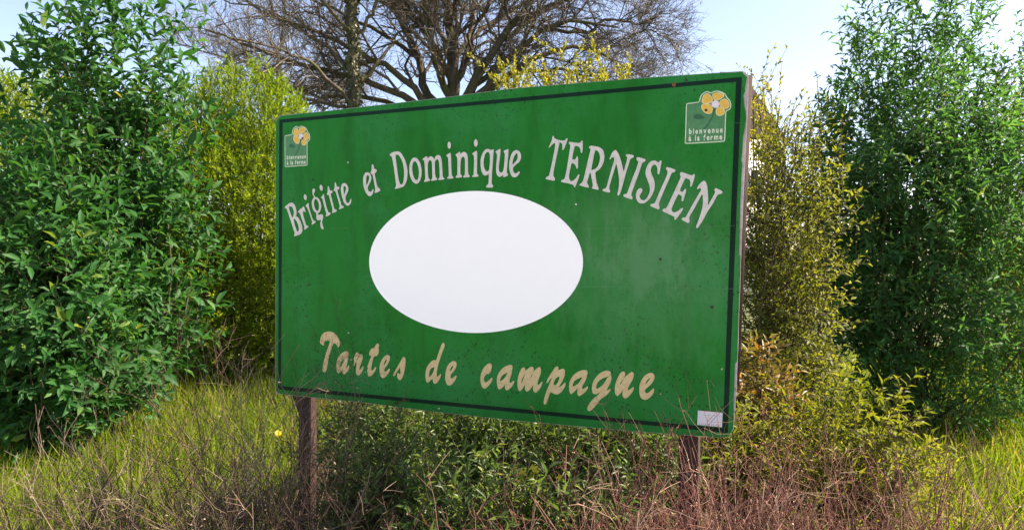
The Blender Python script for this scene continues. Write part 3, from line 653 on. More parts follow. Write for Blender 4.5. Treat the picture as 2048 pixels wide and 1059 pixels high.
sign_part('brace', mb.mesh('brace'), M['post'])

# ------------------------------------------------------------------ vegetation builders
LEAF_MESH = {}
def leaf_mesh(kind, mat, ratio, rv):
    key = (kind, mat, round(ratio, 2), rv)
    if key not in LEAF_MESH:
        mb = MB()
        add_leaves(mb, np.zeros((1, 3)), np.array([[1.0, 0, 0]]), np.array([[0, 0, 1.0]]), 1.0, ratio, np.array([rv]), kind)
        me = mb.mesh('leaf'); me.materials.append(M[mat]); LEAF_MESH[key] = me
    return LEAF_MESH[key]
def put_leaves(root, base, D, N, L, Wd, rnd, kind, mat, n_ind, origin):
    """the n_ind leaves nearest the lens (inside the frame) become parts, the rest one mass"""
    rel = base - CAM
    f = rel @ CR[:, 1]; u = 1024 + FPX * (rel @ CR[:, 0]) / np.maximum(f, .01); v = 529.5 - FPX * (rel @ CR[:, 2]) / np.maximum(f, .01)
    ok = (u > 0) & (u < 2048) & (v > 0) & (v < 1059) & (f > 0.2)
    score = np.where(ok, np.linalg.norm(rel, axis=1), 1e6)
    order = np.argsort(score)
    ind = order[:n_ind]; ind = ind[score[ind] < 1e5]
    rest = np.setdiff1d(np.arange(len(base)), ind)
    if len(rest):
        mb = MB(); add_leaves(mb, base[rest], D[rest], N[rest], L[rest], Wd[rest], rnd[rest], kind)
        tag(mb.build('foliage', M[mat], root, False, origin), kind='stuff')
    if len(ind):
        Dn, S, Wn = frames(D[ind], N[ind])
        ratio = float(np.mean(Wd / L))
        for k, i in enumerate(ind):
            o = new_obj('leaf', leaf_mesh(kind, mat, ratio, (0.05, 0.3, 0.5, 0.7, 0.95)[int(min(rnd[i], .999) * 5)]), root)
            m = np.eye(4); m[:3, 0] = Dn[k] * L[i]; m[:3, 1] = S[k] * L[i]; m[:3, 2] = Wn[k] * L[i]; m[:3, 3] = base[i] - origin
            o.matrix_local = Matrix(m.tolist())

def shrub(name, label, category, base, centre, radii, n_shoots, per, leaf_len, leaf_ratio, kind, mat, n_ind=0, shoot=0.22,
          lump=0.22, fill=0.45, up=0.5, n_stems=10, stem_r=0.012, group=None, spread=0.9, rnd_pow=1.0, zmin=0.02, twig_r=0.0022):
    """a bush: stems from the base, leafy shoots through an uneven envelope"""
    base = np.asarray(base, float); centre = np.asarray(centre, float); radii = np.asarray(radii, float)
    root = empty(name, base); tag(root, label, category, group)
    d = rand_dirs(n_shoots)
    ph = rng.uniform(0, 6.28, size=(6,)); K = rng.normal(size=(6, 3)) * 3.0
    lumpf = 1 + lump * np.mean(np.sin(d @ K.T + ph), axis=1) * 1.8
    r = rng.uniform(0, 1, n_shoots) ** fill * lumpf
    P0 = centre + d * radii * r[:, None]
    P0 = P0[P0[:, 2] > zmin]; d = norm((P0 - centre) / radii ** 1.0)
    n = len(P0)
    sd = norm(d * 0.9 + np.array([0, 0, up]) + rng.normal(size=(n, 3)) * 0.45)
    sl = shoot * rng.uniform(0.55, 1.25, n)
    S = grow(P0 - sd * sl[:, None] * 0.5, sd, sl, 4, 0.18, (0, 0, 0.03))
    sb = MB()
    sb.tubes(S, np.linspace(1, 0.5, 4)[None] * np.full((n, 1), twig_r), 3, rng.uniform(0, 1, n))
    # stems from the base
    pick = rng.choice(n, min(n, n_stems * 5), replace=False)
    st = []
    for i in pick:
        j = rng.normal(size=3) * 0.12 * np.linalg.norm(radii)
        mid = (base + P0[i]) / 2 + j * 0.5 + np.array([0, 0, 0.1 * radii[2]])
        st.append(spline([base + rng.normal(size=3) * np.array([.06, .06, 0]) * radii.max(), mid, S[i, 1]], 7))
    st = np.array(st); rr = np.linspace(1, 0.3, 7)[None] * rng.uniform(0.5, 1.0, (len(st), 1)) * stem_r
    mb = MB(); mb.tubes(st[n_stems:], rr[n_stems:] * 0.6, 4, rng.uniform(0, 1, max(0, len(st) - n_stems)))
    for k in range(min(n_stems, len(st))):
        m1 = MB(); m1.tubes(st[k:k + 1], rr[k:k + 1], 5, rng.uniform(0, 1, 1)); m1.build('stem', M['shrubstem'], root, True, base)
    if mb.n: tag(mb.build('branches', M['shrubstem'], root, False, base), kind='stuff')
    tag(sb.build('twigs', M['shrubstem'], root, False, base), kind='stuff')
    # leaves in a spiral along each shoot
    t = np.linspace(0.15, 1.0, per)
    tt = np.clip(t[None] + rng.normal(size=(n, per)) * 0.03, 0.05, 1.0) * 3
    i0 = np.minimum(tt.astype(int), 2); fr = (tt - i0)[..., None]; bi = np.arange(n)[:, None]
    B = S[bi, i0] * (1 - fr) + S[bi, i0 + 1] * fr
    T = norm(S[bi, i0 + 1] - S[bi, i0])
    ref_ = np.where(np.abs(T[..., 2:3]) > 0.9, np.array([1.0, 0, 0]), np.array([0, 0, 1.0]))
    A = norm(np.cross(T, ref_)); Bn = np.cross(T, A)
    phi = np.arange(per)[None] * 2.4 + rng.uniform(0, 6.28, (n, 1)) + rng.normal(size=(n, per)) * 0.3
    q = A * np.cos(phi)[..., None] + Bn * np.sin(phi)[..., None]
    opn = spread * (1.15 - 0.55 * t[None] ** 2)[..., None]
    D = norm(T * (1.2 - opn * 0.6) + q * opn + rng.normal(size=q.shape) * 0.15 + np.array([0, 0, -0.08]))
    Nn = norm(T + np.array([0, 0, 0.5]) + rng.normal(size=q.shape) * 0.35)
    L = leaf_len * rng.uniform(0.6, 1.15, (n, per)) * rng.uniform(0.65, 1.2, (n, 1)) * (1.0 - 0.25 * (t[None] > 0.92))
    rv = np.clip((rng.uniform(0, 1, (n, per)) * 0.6 + rng.uniform(0, 1, (n, 1)) * 0.4) ** rnd_pow, 0, 0.999)
    L = L.ravel()
    put_leaves(root, B.reshape(-1, 3), D.reshape(-1, 3), Nn.reshape(-1, 3), L, L * leaf_ratio, rv.ravel(), kind, mat, n_ind, base)
    return root

def dry_plant(name, label, category, base, n_stems, length, lean, spread, mat, r0=0.0022, kids=6, twigs=4, group=None, wob=0.16, curl=0.0, seeds=True, size=0.05, up=0.05):
    base = np.asarray(base, float); root = empty(name, base); tag(root, label, category, group)
    for k in range(n_stems):
        b0 = base + np.array([rng.normal() * size, rng.normal() * size, 0])
        d = norm(np.array(lean) + rng.normal(size=3) * spread * np.array([1, 1, .35]))
        ln = length * rng.uniform(0.55, 1.15)
        P = grow(b0[None], d[None], ln, 10, wob, (rng.normal() * curl, rng.normal() * curl, up - abs(rng.normal()) * curl))
        R = np.linspace(1, 0.45, 10)[None] * r0 * rng.uniform(0.7, 1.5)
        mb = MB(); rv = rng.uniform(0, 1)
        mb.tubes(P, R, 4, [rv])
        s1, d1, r1, t1 = sprout(P, R, kids, 0.3, 1.0, 0.6)
        P1 = grow(s1, d1 + np.array([0, 0, .15]), ln * rng.uniform(.12, .32, len(s1)) , 5, wob * 1.3, (0, 0, up))
        R1 = np.linspace(1, .5, 5)[None] * np.minimum(r1 * 0.7, r0)[:, None]
        mb.tubes(P1, R1, 3, np.clip(rv + rng.normal(size=len(s1)) * .15, 0, 1))
        s2, d2, r2, t2 = sprout(P1, R1, twigs, 0.25, 1.0, 0.7)
        P2 = grow(s2, d2, ln * rng.uniform(.03, .11, len(s2)), 3, wob, (0, 0, up))
        mb.tubes(P2, np.array([[1, .8, .6]]) * np.maximum(r2 * .6, r0 * .3)[:, None], 3, np.clip(rv + rng.normal(size=len(s2)) * .2, 0, 1))
        if seeds:
            tip = P2[:, -1]; sel = rng.uniform(0, 1, len(tip)) < 0.5; tip = tip[sel]
            if len(tip):
                add_leaves(mb, tip, rand_dirs(len(tip)), rand_dirs(len(tip)), 0.010 * rng.uniform(.5, 1.3, len(tip)), 0.005, np.clip(rv + rng.normal(size=len(tip)) * .25, 0, 1), 'lance')
        mb.build('stem', M[mat], root, False, base)
    return root

# ------------------------------------------------------------------ bare trees behind the sign
def bare_tree(name, label, base, trunk, limbs, k1=11, k2=8, k3=7, k4=4, ivy=0, thin=0.0040, ltw=2.0):
    base = np.asarray(base, float); root = empty(name, base); tag(root, label, 'tree', None)
    pts, r0, r1 = trunk
    P = spline(pts, 14); P += rng.normal(size=P.shape) * 0.03
    R = np.linspace(r0, r1, 14); R[0] *= 1.35
    mb = MB(); mb.tubes(P[None], R[None], 12); mb.build('trunk', M['bark'], root, True, base)
    tw = MB()
    for (lp, ra, rb) in limbs:
        Q = spline(lp, 16); Q[1:] += rng.normal(size=Q[1:].shape) * 0.025
        RR = np.linspace(ra, rb, 16)
        mb = MB(); RR = RR * 0.88; mb.tubes(Q[None], RR[None], 8); mb.build('limb', M['bark'], root, True, base)
        ll = np.sum(np.linalg.norm(np.diff(Q, axis=0), axis=1))
        a = (Q[None], RR[None])
        s1, d1, q1, t1 = sprout(a[0], a[1], k1, 0.15, 0.98, 0.62)
        l1 = rng.uniform(.7, 1.3, len(s1)) * np.clip(ll * 0.36, 0.9, ltw) * (1.15 - 0.5 * t1)
        P1 = grow(s1, d1 + np.array([0, 0, .12]), l1, 9, 0.20, (0, 0, 0.02))
        R1 = np.linspace(1, .4, 9)[None] * np.clip(q1 * 0.5, 0.014, 0.05)[:, None]
        tw.tubes(P1, R1, 5, rng.uniform(0, .6, len(s1)))
        P1 = np.concatenate([P1, Q[None, -9:]]); R1 = np.concatenate([R1, RR[None, -9:]])
        s2, d2, q2, t2 = sprout(P1, R1, k2, 0.15, 1.0, 0.7)
        P2 = grow(s2, d2, rng.uniform(.5, 1.2, len(s2)) * 0.85, 6, 0.22, (0, 0, 0.03))
        R2 = np.linspace(1, .5, 6)[None] * np.clip(q2 * .55, thin * 1.25, 0.018)[:, None]
        tw.tubes(P2, R2, 4, rng.uniform(0, .8, len(s2)))
        s3, d3, q3, t3 = sprout(P2, R2, k3, 0.15, 1.0, 0.65)
        P3 = grow(s3, d3, rng.uniform(.5, 1.2, len(s3)) * 0.42, 4, 0.22, (0, 0, 0.05))
        R3 = np.linspace(1, .6, 4)[None] * np.clip(q3 * .65, thin * 0.9, 0.010)[:, None]
        tw.tubes(P3, R3, 3, rng.uniform(0, 1, len(s3)))
        s4, d4, q4, t4 = sprout(P3, R3, k4, 0.2, 1.0, 0.6)
        P4 = grow(s4, d4, rng.uniform(.4, 1.2, len(s4)) * 0.17, 3, 0.2, (0, 0, 0.06))
        tw.tubes(P4, np.array([[1, .9, .8]]) * np.full((len(s4), 1), thin * .75), 3, rng.uniform(0, 1, len(s4)))
    tag(tw.build('crown', M['twig'], root, False, base), kind='stuff')
    if ivy:
        n = ivy; i = rng.integers(0, 13, n); f = rng.uniform(0, 1, (n, 1))
        c = P[i] * (1 - f) + P[i + 1] * f; dd = norm(rng.normal(size=(n, 3)) * np.array([1, 1, .15]))
        bpos = c + dd * (R[i][:, None] * rng.uniform(.9, 1.35, (n, 1)))
        mb = MB(); add_leaves(mb, bpos, norm(dd * .5 + rng.normal(size=(n, 3)) * .6 + [0, 0, -.4]), dd, .07 * rng.uniform(.5, 1.2, n), .055, rng.uniform(0, 1, n), 'lance')
        tag(mb.build('ivy', M['leaf_ivy'], root, False, base), kind='stuff')
    return root
DT = 14.0
def lim(*p, dz=0.0):                              # limb path given as seen, its depth drifting towards or away
    k = len(p)
    return [at(x, y, DT + dz * i / (k - 1)) for i, (x, y) in enumerate(p)]
tb = on_ground(905, DT)
bare_tree('bare_tree', 'leafless broad tree with spreading limbs rising behind the sign', tb,
    ([tb, at(903, 480, DT), at(908, 330, DT), at(906, 225, DT)], 0.34, 0.24),
    [(lim((906,250),(907,150),(902,60),(888,-50),(880,-170)), 0.19, 0.07),
     (lim((906,250),(925,205),(962,140),(1005,75),(1060,5),(1115,-90), dz=-1.0), 0.15, 0.04),
     (lim((915,230),(955,190),(1015,125),(1085,60),(1165,45),(1235,55), dz=-1.4), 0.11, 0.02),
     (lim((1085,60),(1170,65),(1215,38),(1275,48),(1310,45), dz=-1.0), 0.05, 0.012),
     (lim((925,225),(1000,165),(1090,110),(1165,95),(1235,125),(1290,150), dz=1.2), 0.09, 0.016),
     (lim((1010,80),(1090,20),(1180,-15),(1270,-40), dz=1.0), 0.07, 0.02),
     (lim((897,240),(855,190),(838,120),(805,55),(775,-30),(750,-120), dz=1.2), 0.13, 0.04),
     (lim((890,250),(835,185),(790,140),(730,110),(640,65),(540,30),(450,-20), dz=-1.5), 0.10, 0.02),
     (lim((893,245),(820,200),(745,165),(660,140),(585,125),(500,90),(410,60), dz=-1.0), 0.10, 0.018),
     (lim((890,260),(800,215),(720,195),(640,190),(570,170),(480,150), dz=1.0), 0.08, 0.016),
     (lim((902,210),(878,140),(862,80),(852,10),(840,-90), dz=-1.2), 0.10, 0.04),
     (lim((909,180),(935,90),(948,20),(965,-80), dz=1.0), 0.10, 0.04),
     (lim((838,115),(770,70),(680,25),(590,-15),(500,-60), dz=0.8), 0.06, 0.018),
     (lim((905,140),(870,40),(830,-20),(770,-70), dz=1.6), 0.07, 0.03),
     (lim((906,120),(960,60),(1030,20),(1110,-50), dz=1.8), 0.07, 0.03),
     (lim((1058,8),(1076,35),(1091,70),(1089,105),(1088,135), dz=0.0), 0.022, 0.008),
     (lim((903,160),(850,60),(770,-20),(670,-90),(570,-150), dz=-0.8), 0.09, 0.03),
     (lim((1040,40),(1130,0),(1230,-30),(1310,-30), dz=-0.6), 0.06, 0.012),
     (lim((1165,45),(1230,85),(1290,60),(1345,78), dz=-0.5), 0.03, 0.009),
     (lim((950,200),(1030,150),(1120,140),(1190,165),(1250,185), dz=-1.5), 0.06, 0.014)], k1=11, k2=7, k3=6, k4=2, ltw=2.5)
DT = 12.5
t2 = on_ground(702, DT)
bare_tree('bare_tree', 'slim straight ivy clad trunk left of the spreading tree', t2,
    ([t2, at(703, 400, DT), at(706, 200, DT), at(703, 60, DT), at(712, -120, DT)], 0.13, 0.095),
    [(lim((706,210),(660,160),(610,120),(540,90),(450,70), dz=-1.5), 0.05, 0.014),
     (lim((705,150),(650,90),(590,50),(530,20),(440,0), dz=1.0), 0.05, 0.014),
     (lim((704,180),(760,120),(800,70),(850,40), dz=1.0), 0.05, 0.014),
     (lim((704,70),(650,10),(590,-40),(520,-80), dz=-1.0), 0.05, 0.016),
     (lim((707,225),(650,205),(590,190),(530,150), dz=1.0), 0.05, 0.014),
     (lim((705,90),(750,10),(790,-60)), 0.05, 0.02),
     (lim((706,-20),(690,-100),(660,-180)), 0.06, 0.02)], k1=6, k2=6, k3=5, k4=2, ivy=2600)
DT = 22.0
t3 = on_ground(560, DT)
bare_tree('bare_tree', 'distant leafless tree with fine twigs at the left behind the golden conifer', t3,
    ([t3, at(560, 420, DT), at(556, 260, DT), at(560, 120, DT)], 0.20, 0.10),
    [(lim((557,260),(590,170),(640,110),(670,40), dz=1), 0.07, 0.02),
     (lim((557,240),(520,150),(480,90),(430,20), dz=-1), 0.07, 0.02),
     (lim((558,220),(610,190),(680,170),(740,150), dz=1), 0.06, 0.02),
     (lim((558,200),(560,110),(570,20),(560,-60)), 0.07, 0.02),
     (lim((557,270),(600,215),(660,205),(720,210), dz=-1), 0.06, 0.02),
     (lim((558,180),(500,130),(430,110),(360,90), dz=1), 0.06, 0.02)], k1=12, k2=8, k3=5, k4=2, thin=0.0060)

# ------------------------------------------------------------------ budding shrub and the hanging twig
def budding(label, base, tips, mat='leaf_bud', dens=40):
    base = np.asarray(base, float); root = empty('budding_shrub', base); tag(root, label, 'shrub')
    allP = []
    lm = MB(); tw = MB()
    for tp in tips:
        P = spline([base + rng.normal(size=3) * [.12, .12, 0], (base + tp) / 2 + rng.normal(size=3) * .12 + [0, 0, .25], tp], 12)
        R = np.linspace(0.016, 0.004, 12)
        mb = MB(); mb.tubes(P[None], R[None], 5, [rng.uniform()]); mb.build('stem', M['shrubstem'], root, True, base)
        s1, d1, q1, t1 = sprout(P[None], R[None], 10, .45, 1.0, .5)
        P1 = grow(s1, d1 + [0, 0, .3], rng.uniform(.2, .6, len(s1)), 6, .16, (0, 0, .05))
        R1 = np.linspace(1, .5, 6)[None] * np.full((len(s1), 1), .0035)
        tw.tubes(P1, R1, 3, rng.uniform(0, 1, len(s1)))
        s2, d2, q2, t2_ = sprout(np.concatenate([P1, P[None, -6:]]), np.concatenate([R1, R[None, -6:]]), dens, .1, 1.0, .7)
        n = len(s2)
        add_leaves(lm, s2, d2, rand_dirs(n), 0.055 * rng.uniform(.5, 1.2, n), .024, rng.uniform(0, 1, n), 'lance')
    tag(tw.build('twigs', M['shrubstem'], root, False, base), kind='stuff')
    tag(lm.build('foliage', M[mat], root, False, base), kind='stuff')
budding('thin shrub with yellow green buds showing over the top edge of the sign', on_ground(1130, 7.5),
        [at(1008 + 15 * i + rng.normal() * 8, y, 7.5 + rng.normal() * .4) for i, y in enumerate((192,182,168,172,148,158,135,150,128,158,142,160,150,164,156,176,165))] +
        [at(1000 + 17 * i + rng.normal() * 6, 172 + rng.normal() * 8, 7.5 + rng.normal() * .5) for i in range(16)])
budding('budding twiggy shrub in front of the brown roof at the right edge of the sign', on_ground(1535, 7.0),
        [at(1498 + 9 * i, y, 7.0 + rng.normal() * .3) for i, y in enumerate((215,190,200,175,215,190,230,200,240))], dens=16)

# ------------------------------------------------------------------ hedges and shrubs
def gconifer(label, px, depth, top, rad, n, group=None, squash=1.0):
    base = on_ground(px, depth); H = at(px, top, depth)[2]
    shrub('golden_conifer', label, 'conifer', base, base + [0, 0, H * 0.48], (rad, rad * squash, H * 0.52), n, 9, 0.068, 0.30, 'rhomb', 'leaf_gold',
          shoot=0.20, lump=0.13, fill=0.26, up=0.9, n_stems=8, stem_r=0.03, spread=0.6)
gconifer('golden green conifer with feathery sprays at the left edge of the sign', 490, 8.0, 168, 1.38, 17000)
gconifer('golden conifer at the far left edge of the picture', 10, 7.2, 140, 1.25, 9000)
def bush(name, label, px, depth, top, rx, ry, n, per, ll, ratio, kind, mat, n_ind, low=0.0, cat='bush', **kw):
    base = on_ground(px, depth); H = at(px, top, depth)[2]
    return shrub(name, label, cat, base, base + [0, 0, low + (H - low) * 0.5], (rx, ry, (H - low) * 0.5), n, per, ll, ratio, kind, mat, n_ind, **kw)
# left side
bush('laurel_bush', 'tall dark green laurel bush left of the golden conifer', 205, 5.4, 30, 0.78, 0.7, 1500, 9, 0.125, 0.38, 'broad', 'leaf_laurel', 220, fill=0.36, n_stems=10, stem_r=0.02, shoot=0.42, lump=0.34, cat='shrub')
bush('laurel_bush', 'lower dark laurel bush at the far left below the conifer', 95, 4.6, 330, 0.62, 0.5, 1000, 9, 0.11, 0.36, 'broad', 'leaf_laurel', 160, fill=0.33, n_stems=8, stem_r=0.018, shoot=0.28, cat='shrub')
# right side
bush('privet_hedge', 'olive yellow privet hedge just right of the sign', 1566, 4.7, 250, 0.37, 0.45, 1500, 8, 0.055, 0.42, 'lance', 'leaf_privet', 0, fill=0.34, n_stems=12, stem_r=0.016, shoot=0.34, lump=0.4, twig_r=0.0035, cat='hedge')
bush('evergreen_bush', 'tall mid green evergreen bush filling the right of the picture', 1830, 6.0, 45, 1.18, 0.9, 3600, 10, 0.10, 0.30, 'lance', 'leaf_evergreen', 240, fill=0.36, n_stems=10, stem_r=0.02, shoot=0.42, lump=0.34, cat='shrub')
bush('privet_hedge', 'olive privet hedge at the far right edge of the picture', 2085, 6.5, 130, 0.85, 0.8, 2600, 9, 0.055, 0.42, 'lance', 'leaf_privet', 0, fill=0.30, n_stems=8, stem_r=0.014, shoot=0.24, cat='hedge')
bush('orange_leaved_shrub', 'shrub with orange young leaves beside the lower right corner of the sign', 1512, 3.9, 700, 0.30, 0.30, 330, 10, 0.075, 0.30, 'lance', 'leaf_orange', 120, low=0.2, fill=0.4, rnd_pow=1.5, cat='shrub')
bush('olive_bush', 'olive green leafy bush behind the right post', 1470, 3.3, 800, 0.40, 0.34, 520, 10, 0.062, 0.28, 'lance', 'leaf_privet', 150, fill=0.5)
bush('olive_bush', 'olive leafy bush low at the right under the tall laurel', 1700, 3.2, 760, 0.42, 0.34, 520, 10, 0.062, 0.28, 'lance', 'leaf_privet', 120, fill=0.5)
# under the sign, behind it
bush('leafy_bush', 'sunlit leafy bush behind the left half of the sign, right of the left post', 770, 3.75, 765, 0.44, 0.36, 800, 10, 0.062, 0.26, 'lance', 'leaf_lance', 150, fill=0.5)
bush('leafy_bush', 'leafy bush behind the middle of the sign under the word campagne', 985, 3.45, 770, 0.46, 0.36, 900, 10, 0.066, 0.26, 'lance', 'leaf_lance', 150, fill=0.5)
bush('leafy_bush', 'leafy bush behind the sign just left of the right post', 1230, 3.15, 795, 0.44, 0.34, 850, 10, 0.062, 0.26, 'lance', 'leaf_lance', 150, fill=0.5)
# in front of the sign
bush('leafy_bush', 'dark leafy bush in front of the sign reaching its lower border at left', 775, 2.5, 830, 0.28, 0.24, 400, 10, 0.052, 0.24, 'lance', 'leaf_lance', 220, fill=0.55, low=0.2, shoot=0.25)
bush('leafy_bush', 'dark green long leaved bush in the middle foreground below the sign', 940, 2.15, 915, 0.31, 0.22, 560, 11, 0.054, 0.22, 'lance', 'leaf_lance', 280, fill=0.5, low=0.15, shoot=0.25)
bush('leafy_bush', 'dark green foreground bush left of the reddish dry stalks', 1130, 2.2, 940, 0.28, 0.20, 430, 11, 0.050, 0.23, 'lance', 'leaf_lance', 220, fill=0.5, low=0.1, shoot=0.25)
# ------------------------------------------------------------------ dry stalks
cr = CR[:, 0]
def dry(label, px, depth, n, ln, lx, spread, mat, **kw):
    lean = np.array([cr[0] * lx, cr[1] * lx, 1.0])
    dry_plant('dry_stalks', label, 'dead plant', on_ground(px, depth), n, ln, lean, spread, mat, group='dead stalk plants in the foreground', **kw)
dry('reddish brown dry stalks in front of the right post', 1345, 1.95, 78, 0.97, 0.0, 0.22, 'drystem', kids=8, twigs=5, size=0.09, r0=0.0027)
dry('reddish dry stalks leaning left across the bushes below the sign', 1285, 1.9, 62, 0.95, -0.42, 0.16, 'drystem', kids=8, twigs=5, size=0.06, r0=0.0026)
dry('dry brown stalks at the right below the corner of the sign', 1475, 2.05, 100, 0.90, 0.10, 0.22, 'drystem', kids=8, twigs=5, size=0.09, r0=0.0027)
dry('tangled grey brown dry stalks in front of the left post', 572, 2.35, 150, 0.92, -0.05, 0.25, 'drystem_grey', kids=8, twigs=4, curl=0.07, size=0.12, r0=0.0026)
dry('matted brown dead stems at the very bottom below the left post', 600, 2.0, 100, 0.76, -0.05, 0.36, 'drystem', kids=6, twigs=4, curl=0.12, size=0.12, r0=0.0024)
dry('thin upright dead stalks touching the lower left corner of the sign', 572, 2.62, 40, 1.20, 0.02, 0.12, 'drystem_grey', kids=8, twigs=5, size=0.07)
dry('arching pale dead stems at the bottom between left post and green bush', 645, 2.1, 45, 0.84, 0.0, 0.30, 'drystem_grey', kids=5, twigs=3, curl=0.17, size=0.09, r0=0.003)
dry('few slender dead stems crossing the lower border right of the left post', 652, 2.5, 7, 1.20, 0.02, 0.06, 'drystem_grey', kids=6, twigs=5, size=0.03)
dry('dry brown stalks at the bottom left edge of the picture', 360, 2.4, 110, 0.92, 0.0, 0.28, 'drystem_grey', kids=7, twigs=4, curl=0.06, size=0.15, r0=0.0026)
dry('low dry stalks in the far bottom left corner', 110, 2.5, 80, 0.88, 0.0, 0.28, 'drystem_grey', kids=6, twigs=4, curl=0.06, size=0.15, r0=0.0026)
dry('reddish dry stalks at the bottom right of the picture', 1700, 2.1, 100, 0.88, 0.05, 0.27, 'drystem', kids=7, twigs=4, size=0.14, r0=0.0027)
dry('dry brown stalks in the far bottom right corner', 1940, 2.25, 80, 0.90, 0.05, 0.27, 'drystem', kids=6, twigs=4, size=0.14, r0=0.0027)

# ------------------------------------------------------------------ grass
def grass(n, pxr, dr, hh, name='grass'):
    px = rng.uniform(*pxr, n); dp = rng.uniform(dr[0] ** .5, dr[1] ** .5, n) ** 2
    f = CR[:, 1]
    b = np.stack([CAM[0] + dp * (f[0] + (px - 1024) / FPX * cr[0]), CAM[1] + dp * (f[1] + (px - 1024) / FPX * cr[1]), np.zeros(n)], -1)
    d = norm(rng.normal(size=(n, 3)) * [.35, .35, 0] + [0, 0, 1]); h = hh * rng.uniform(.4, 1.3, n)
    P = grow(b, d, h, 4, .16, (0, 0, -.06)); side = norm(np.cross(d, rand_dirs(n)))
    w = .0045 * rng.uniform(.6, 1.5, n)[:, None]; 
    V = np.stack([P[:, 0] - side * w, P[:, 0] + side * w, P[:, 1] - side * w, P[:, 1] + side * w, P[:, 2] - side * w * .7, P[:, 2] + side * w * .7, P[:, 3]], 1)
    off = (np.arange(n) * 7)[:, None, None]
    q = np.array([[0, 1, 3, 2], [2, 3, 5, 4]])[None] + off; t = np.array([[4, 5, 6]])[None] + off
    mb = MB(); mb.add(V.reshape(-1, 3), [q.reshape(-1, 4), t.reshape(-1, 3)], np.repeat(rng.uniform(0, 1, n), 7))
    return tag(mb.build(name, M['grass']), 'long bright green grass behind the sign and bushes', None, None, 'stuff')
grass(60000, (-200, 1000), (3.0, 11.0), 0.34)
grass(30000, (1000, 2300), (3.0, 11.0), 0.30)
# ------------------------------------------------------------------ flowers and small things
def yellow_flowers(label, cat, heads, base, r, npet):
    base = np.asarray(base, float); root = empty('yellow_flower', base); tag(root, label, cat)
    for h in heads:
        h = np.asarray(h)
        P = spline([base, (base + h) / 2 + rng.normal(size=3) * .02, h], 8)
        mb = MB(); mb.tubes(P[None], np.full((1, 8), .002), 4, [.6]); mb.build('stem', M['shrubstem'], root, True, base)
        a = np.arange(npet) / npet * 6.283; nrm = norm(norm(CAM - h) + [0, 0, .6])
        A = norm(np.cross(nrm, [0, 0, 1.0])); B = np.cross(nrm, A)
        D = norm(A * np.cos(a)[:, None] + B * np.sin(a)[:, None] + nrm * .25)
        m2 = MB(); add_leaves(m2, np.repeat(h[None], npet, 0), D, np.repeat(nrm[None], npet, 0), r * rng.uniform(.8, 1.1, npet), r * .55, rng.uniform(0, 1, npet), 'lance')
        m2.build('flower_head', M['yellow'], root, False, base)
yellow_flowers('single yellow dandelion in the grass left of the left post', 'flower', [at(556, 866, 4.2)], on_ground(556, 4.2), .026, 16)
yellow_flowers('cluster of yellow flowers among the bushes left of the reddish stalks', 'flower', [at(1058 + rng.normal() * 18, 962 + rng.normal() * 14, 2.3) for _ in range(12)] + [at(1120, 955, 2.3), at(1102, 1012, 2.2)], on_ground(1065, 2.35), .020, 5)
bush('dead_fern', 'small clump of orange brown dead fern behind the left post', 700, 6.2, 790, 0.30, 0.25, 130, 10, 0.06, 0.3, 'lance', 'leaf_dead', 0, fill=0.5, low=0.0, cat='fern')

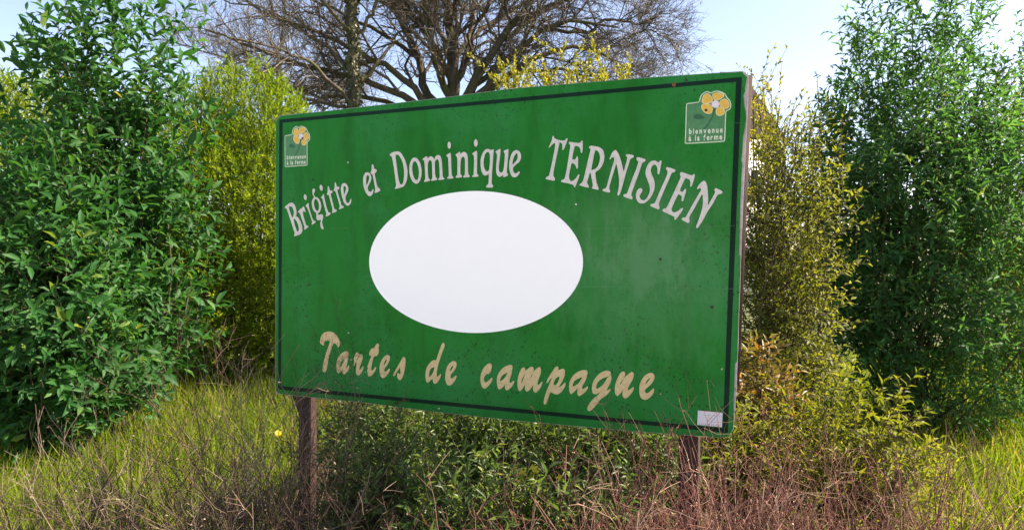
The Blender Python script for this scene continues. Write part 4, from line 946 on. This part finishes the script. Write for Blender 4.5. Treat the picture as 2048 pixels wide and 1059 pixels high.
# ------------------------------------------------------------------ house at the right, far hedge
def house():
    D = 26.0
    base = on_ground(1600, D); root = empty('house', base); tag(root, 'pale house with brown tiled roof and chimney beyond the right edge of the sign', 'house')
    X = np.array([cr[0], cr[1], 0]); X /= np.linalg.norm(X); Y = np.array([-X[1], X[0], 0])
    Mx = np.eye(4); Mx[:3, 0] = X; Mx[:3, 1] = Y; Mx[:3, 3] = base
    root.matrix_world = Matrix(Mx.tolist())
    wx0, wx1, dy = -7.5, -1.15, 3.6
    eave = (515 - 256) / FPX * D + 1.6; ridge = (515 - 160) / FPX * (D + dy) + 1.6
    wm = vinyl('house_render', c4(.62, .60, .56), c4(.72, .70, .66), 3, .9)
    x = NT('roof_tiles'); wv = x.new('ShaderNodeTexBrick'); wv.inputs['Scale'].default_value = 4.0
    wv.inputs['Color1'].default_value = c4(.030, .022, .022); wv.inputs['Color2'].default_value = c4(.045, .033, .032); wv.inputs['Mortar'].default_value = c4(.015, .012, .012)
    x.link(x.coord(), wv.inputs['Vector']); x.base(wv.outputs['Color']); x.rough(.95); x.b.inputs['Specular IOR Level'].default_value = .1; rm = x.m
    fm = vinyl('window_frame', c4(.7, .7, .7), c4(.75, .75, .75), 5); gm = NT('window_glass'); gm.base(c4(.02, .025, .03)); gm.rough(.08); gm = gm.m
    mb = MB(); mb.box((wx0, 0, 0), (wx1, 2 * dy, eave))
    gv_ = []
    mb.add([[wx0, 0, eave], [wx0, 2 * dy, eave], [wx0, dy, ridge - .12], [wx1, 0, eave], [wx1, 2 * dy, eave], [wx1, dy, ridge - .12]], [np.array([[0, 2, 1], [3, 4, 5]])])
    mb.build('wall', wm, root)
    mb = MB(); o = .35; k = (ridge - eave) / dy
    for sgn in (-1, 1):
        y0 = dy + sgn * (dy + o); z0 = ridge - k * (dy + o)
        V = [[wx0 - o, y0, z0], [wx1 + o, y0, z0], [wx1 + o, dy, ridge], [wx0 - o, dy, ridge]]
        V += [[v[0], v[1], v[2] - .14] for v in V]
        mb.add(V, [np.array([[0, 1, 2, 3], [7, 6, 5, 4], [0, 4, 5, 1], [1, 5, 6, 2], [3, 7, 4, 0], [2, 6, 7, 3]])])
    ro = mb.build('roof', rm, root)
    mb = MB(); cx = (1515 - 1600) / FPX * (D + dy); mb.box((cx - .24, dy - .3, ridge - .5), (cx + .24, dy + .3, ridge + .27)); mb.box((cx - .30, dy - .36, ridge + .2705), (cx + .30, dy + .36, ridge + .36)); mb.build('chimney', rm, ro)
    for wx in (-6.6, -4.6, -2.6):
        for wz in (1.0, 3.9):
            mb = MB(); mb.box((wx, -.05, wz), (wx + 1.1, -.004, wz + 1.4)); w = mb.build('window', fm, root)
            mb = MB(); mb.box((wx + .08, -.062, wz + .08), (wx + .52, -.052, wz + 1.32)); mb.build('pane', gm, w)
            mb = MB(); mb.box((wx + .58, -.062, wz + .08), (wx + 1.02, -.052, wz + 1.32)); mb.build('pane', gm, w)
house()
n = 26000
u = rng.uniform(-900, 2700, n); dp = 40 + rng.normal(size=n) * 1.2; hgt = rng.uniform(0, 1, n) ** .7 * (3.6 + 1.2 * np.sin(u * .011) + .7 * np.sin(u * .047))
b = CAM + np.stack([(u - 1024) / FPX * dp, dp, np.zeros(n)], -1) @ CR.T; b[:, 2] = hgt
mb = MB(); add_leaves(mb, b, rand_dirs(n), rand_dirs(n), .42 * rng.uniform(.5, 1.3, n), .25, rng.uniform(0, 1, n), 'rhomb')
tag(mb.build('far_hedgerow', M['leaf_lance']), 'distant hedgerow closing off the field behind the garden', None, None, 'stuff')
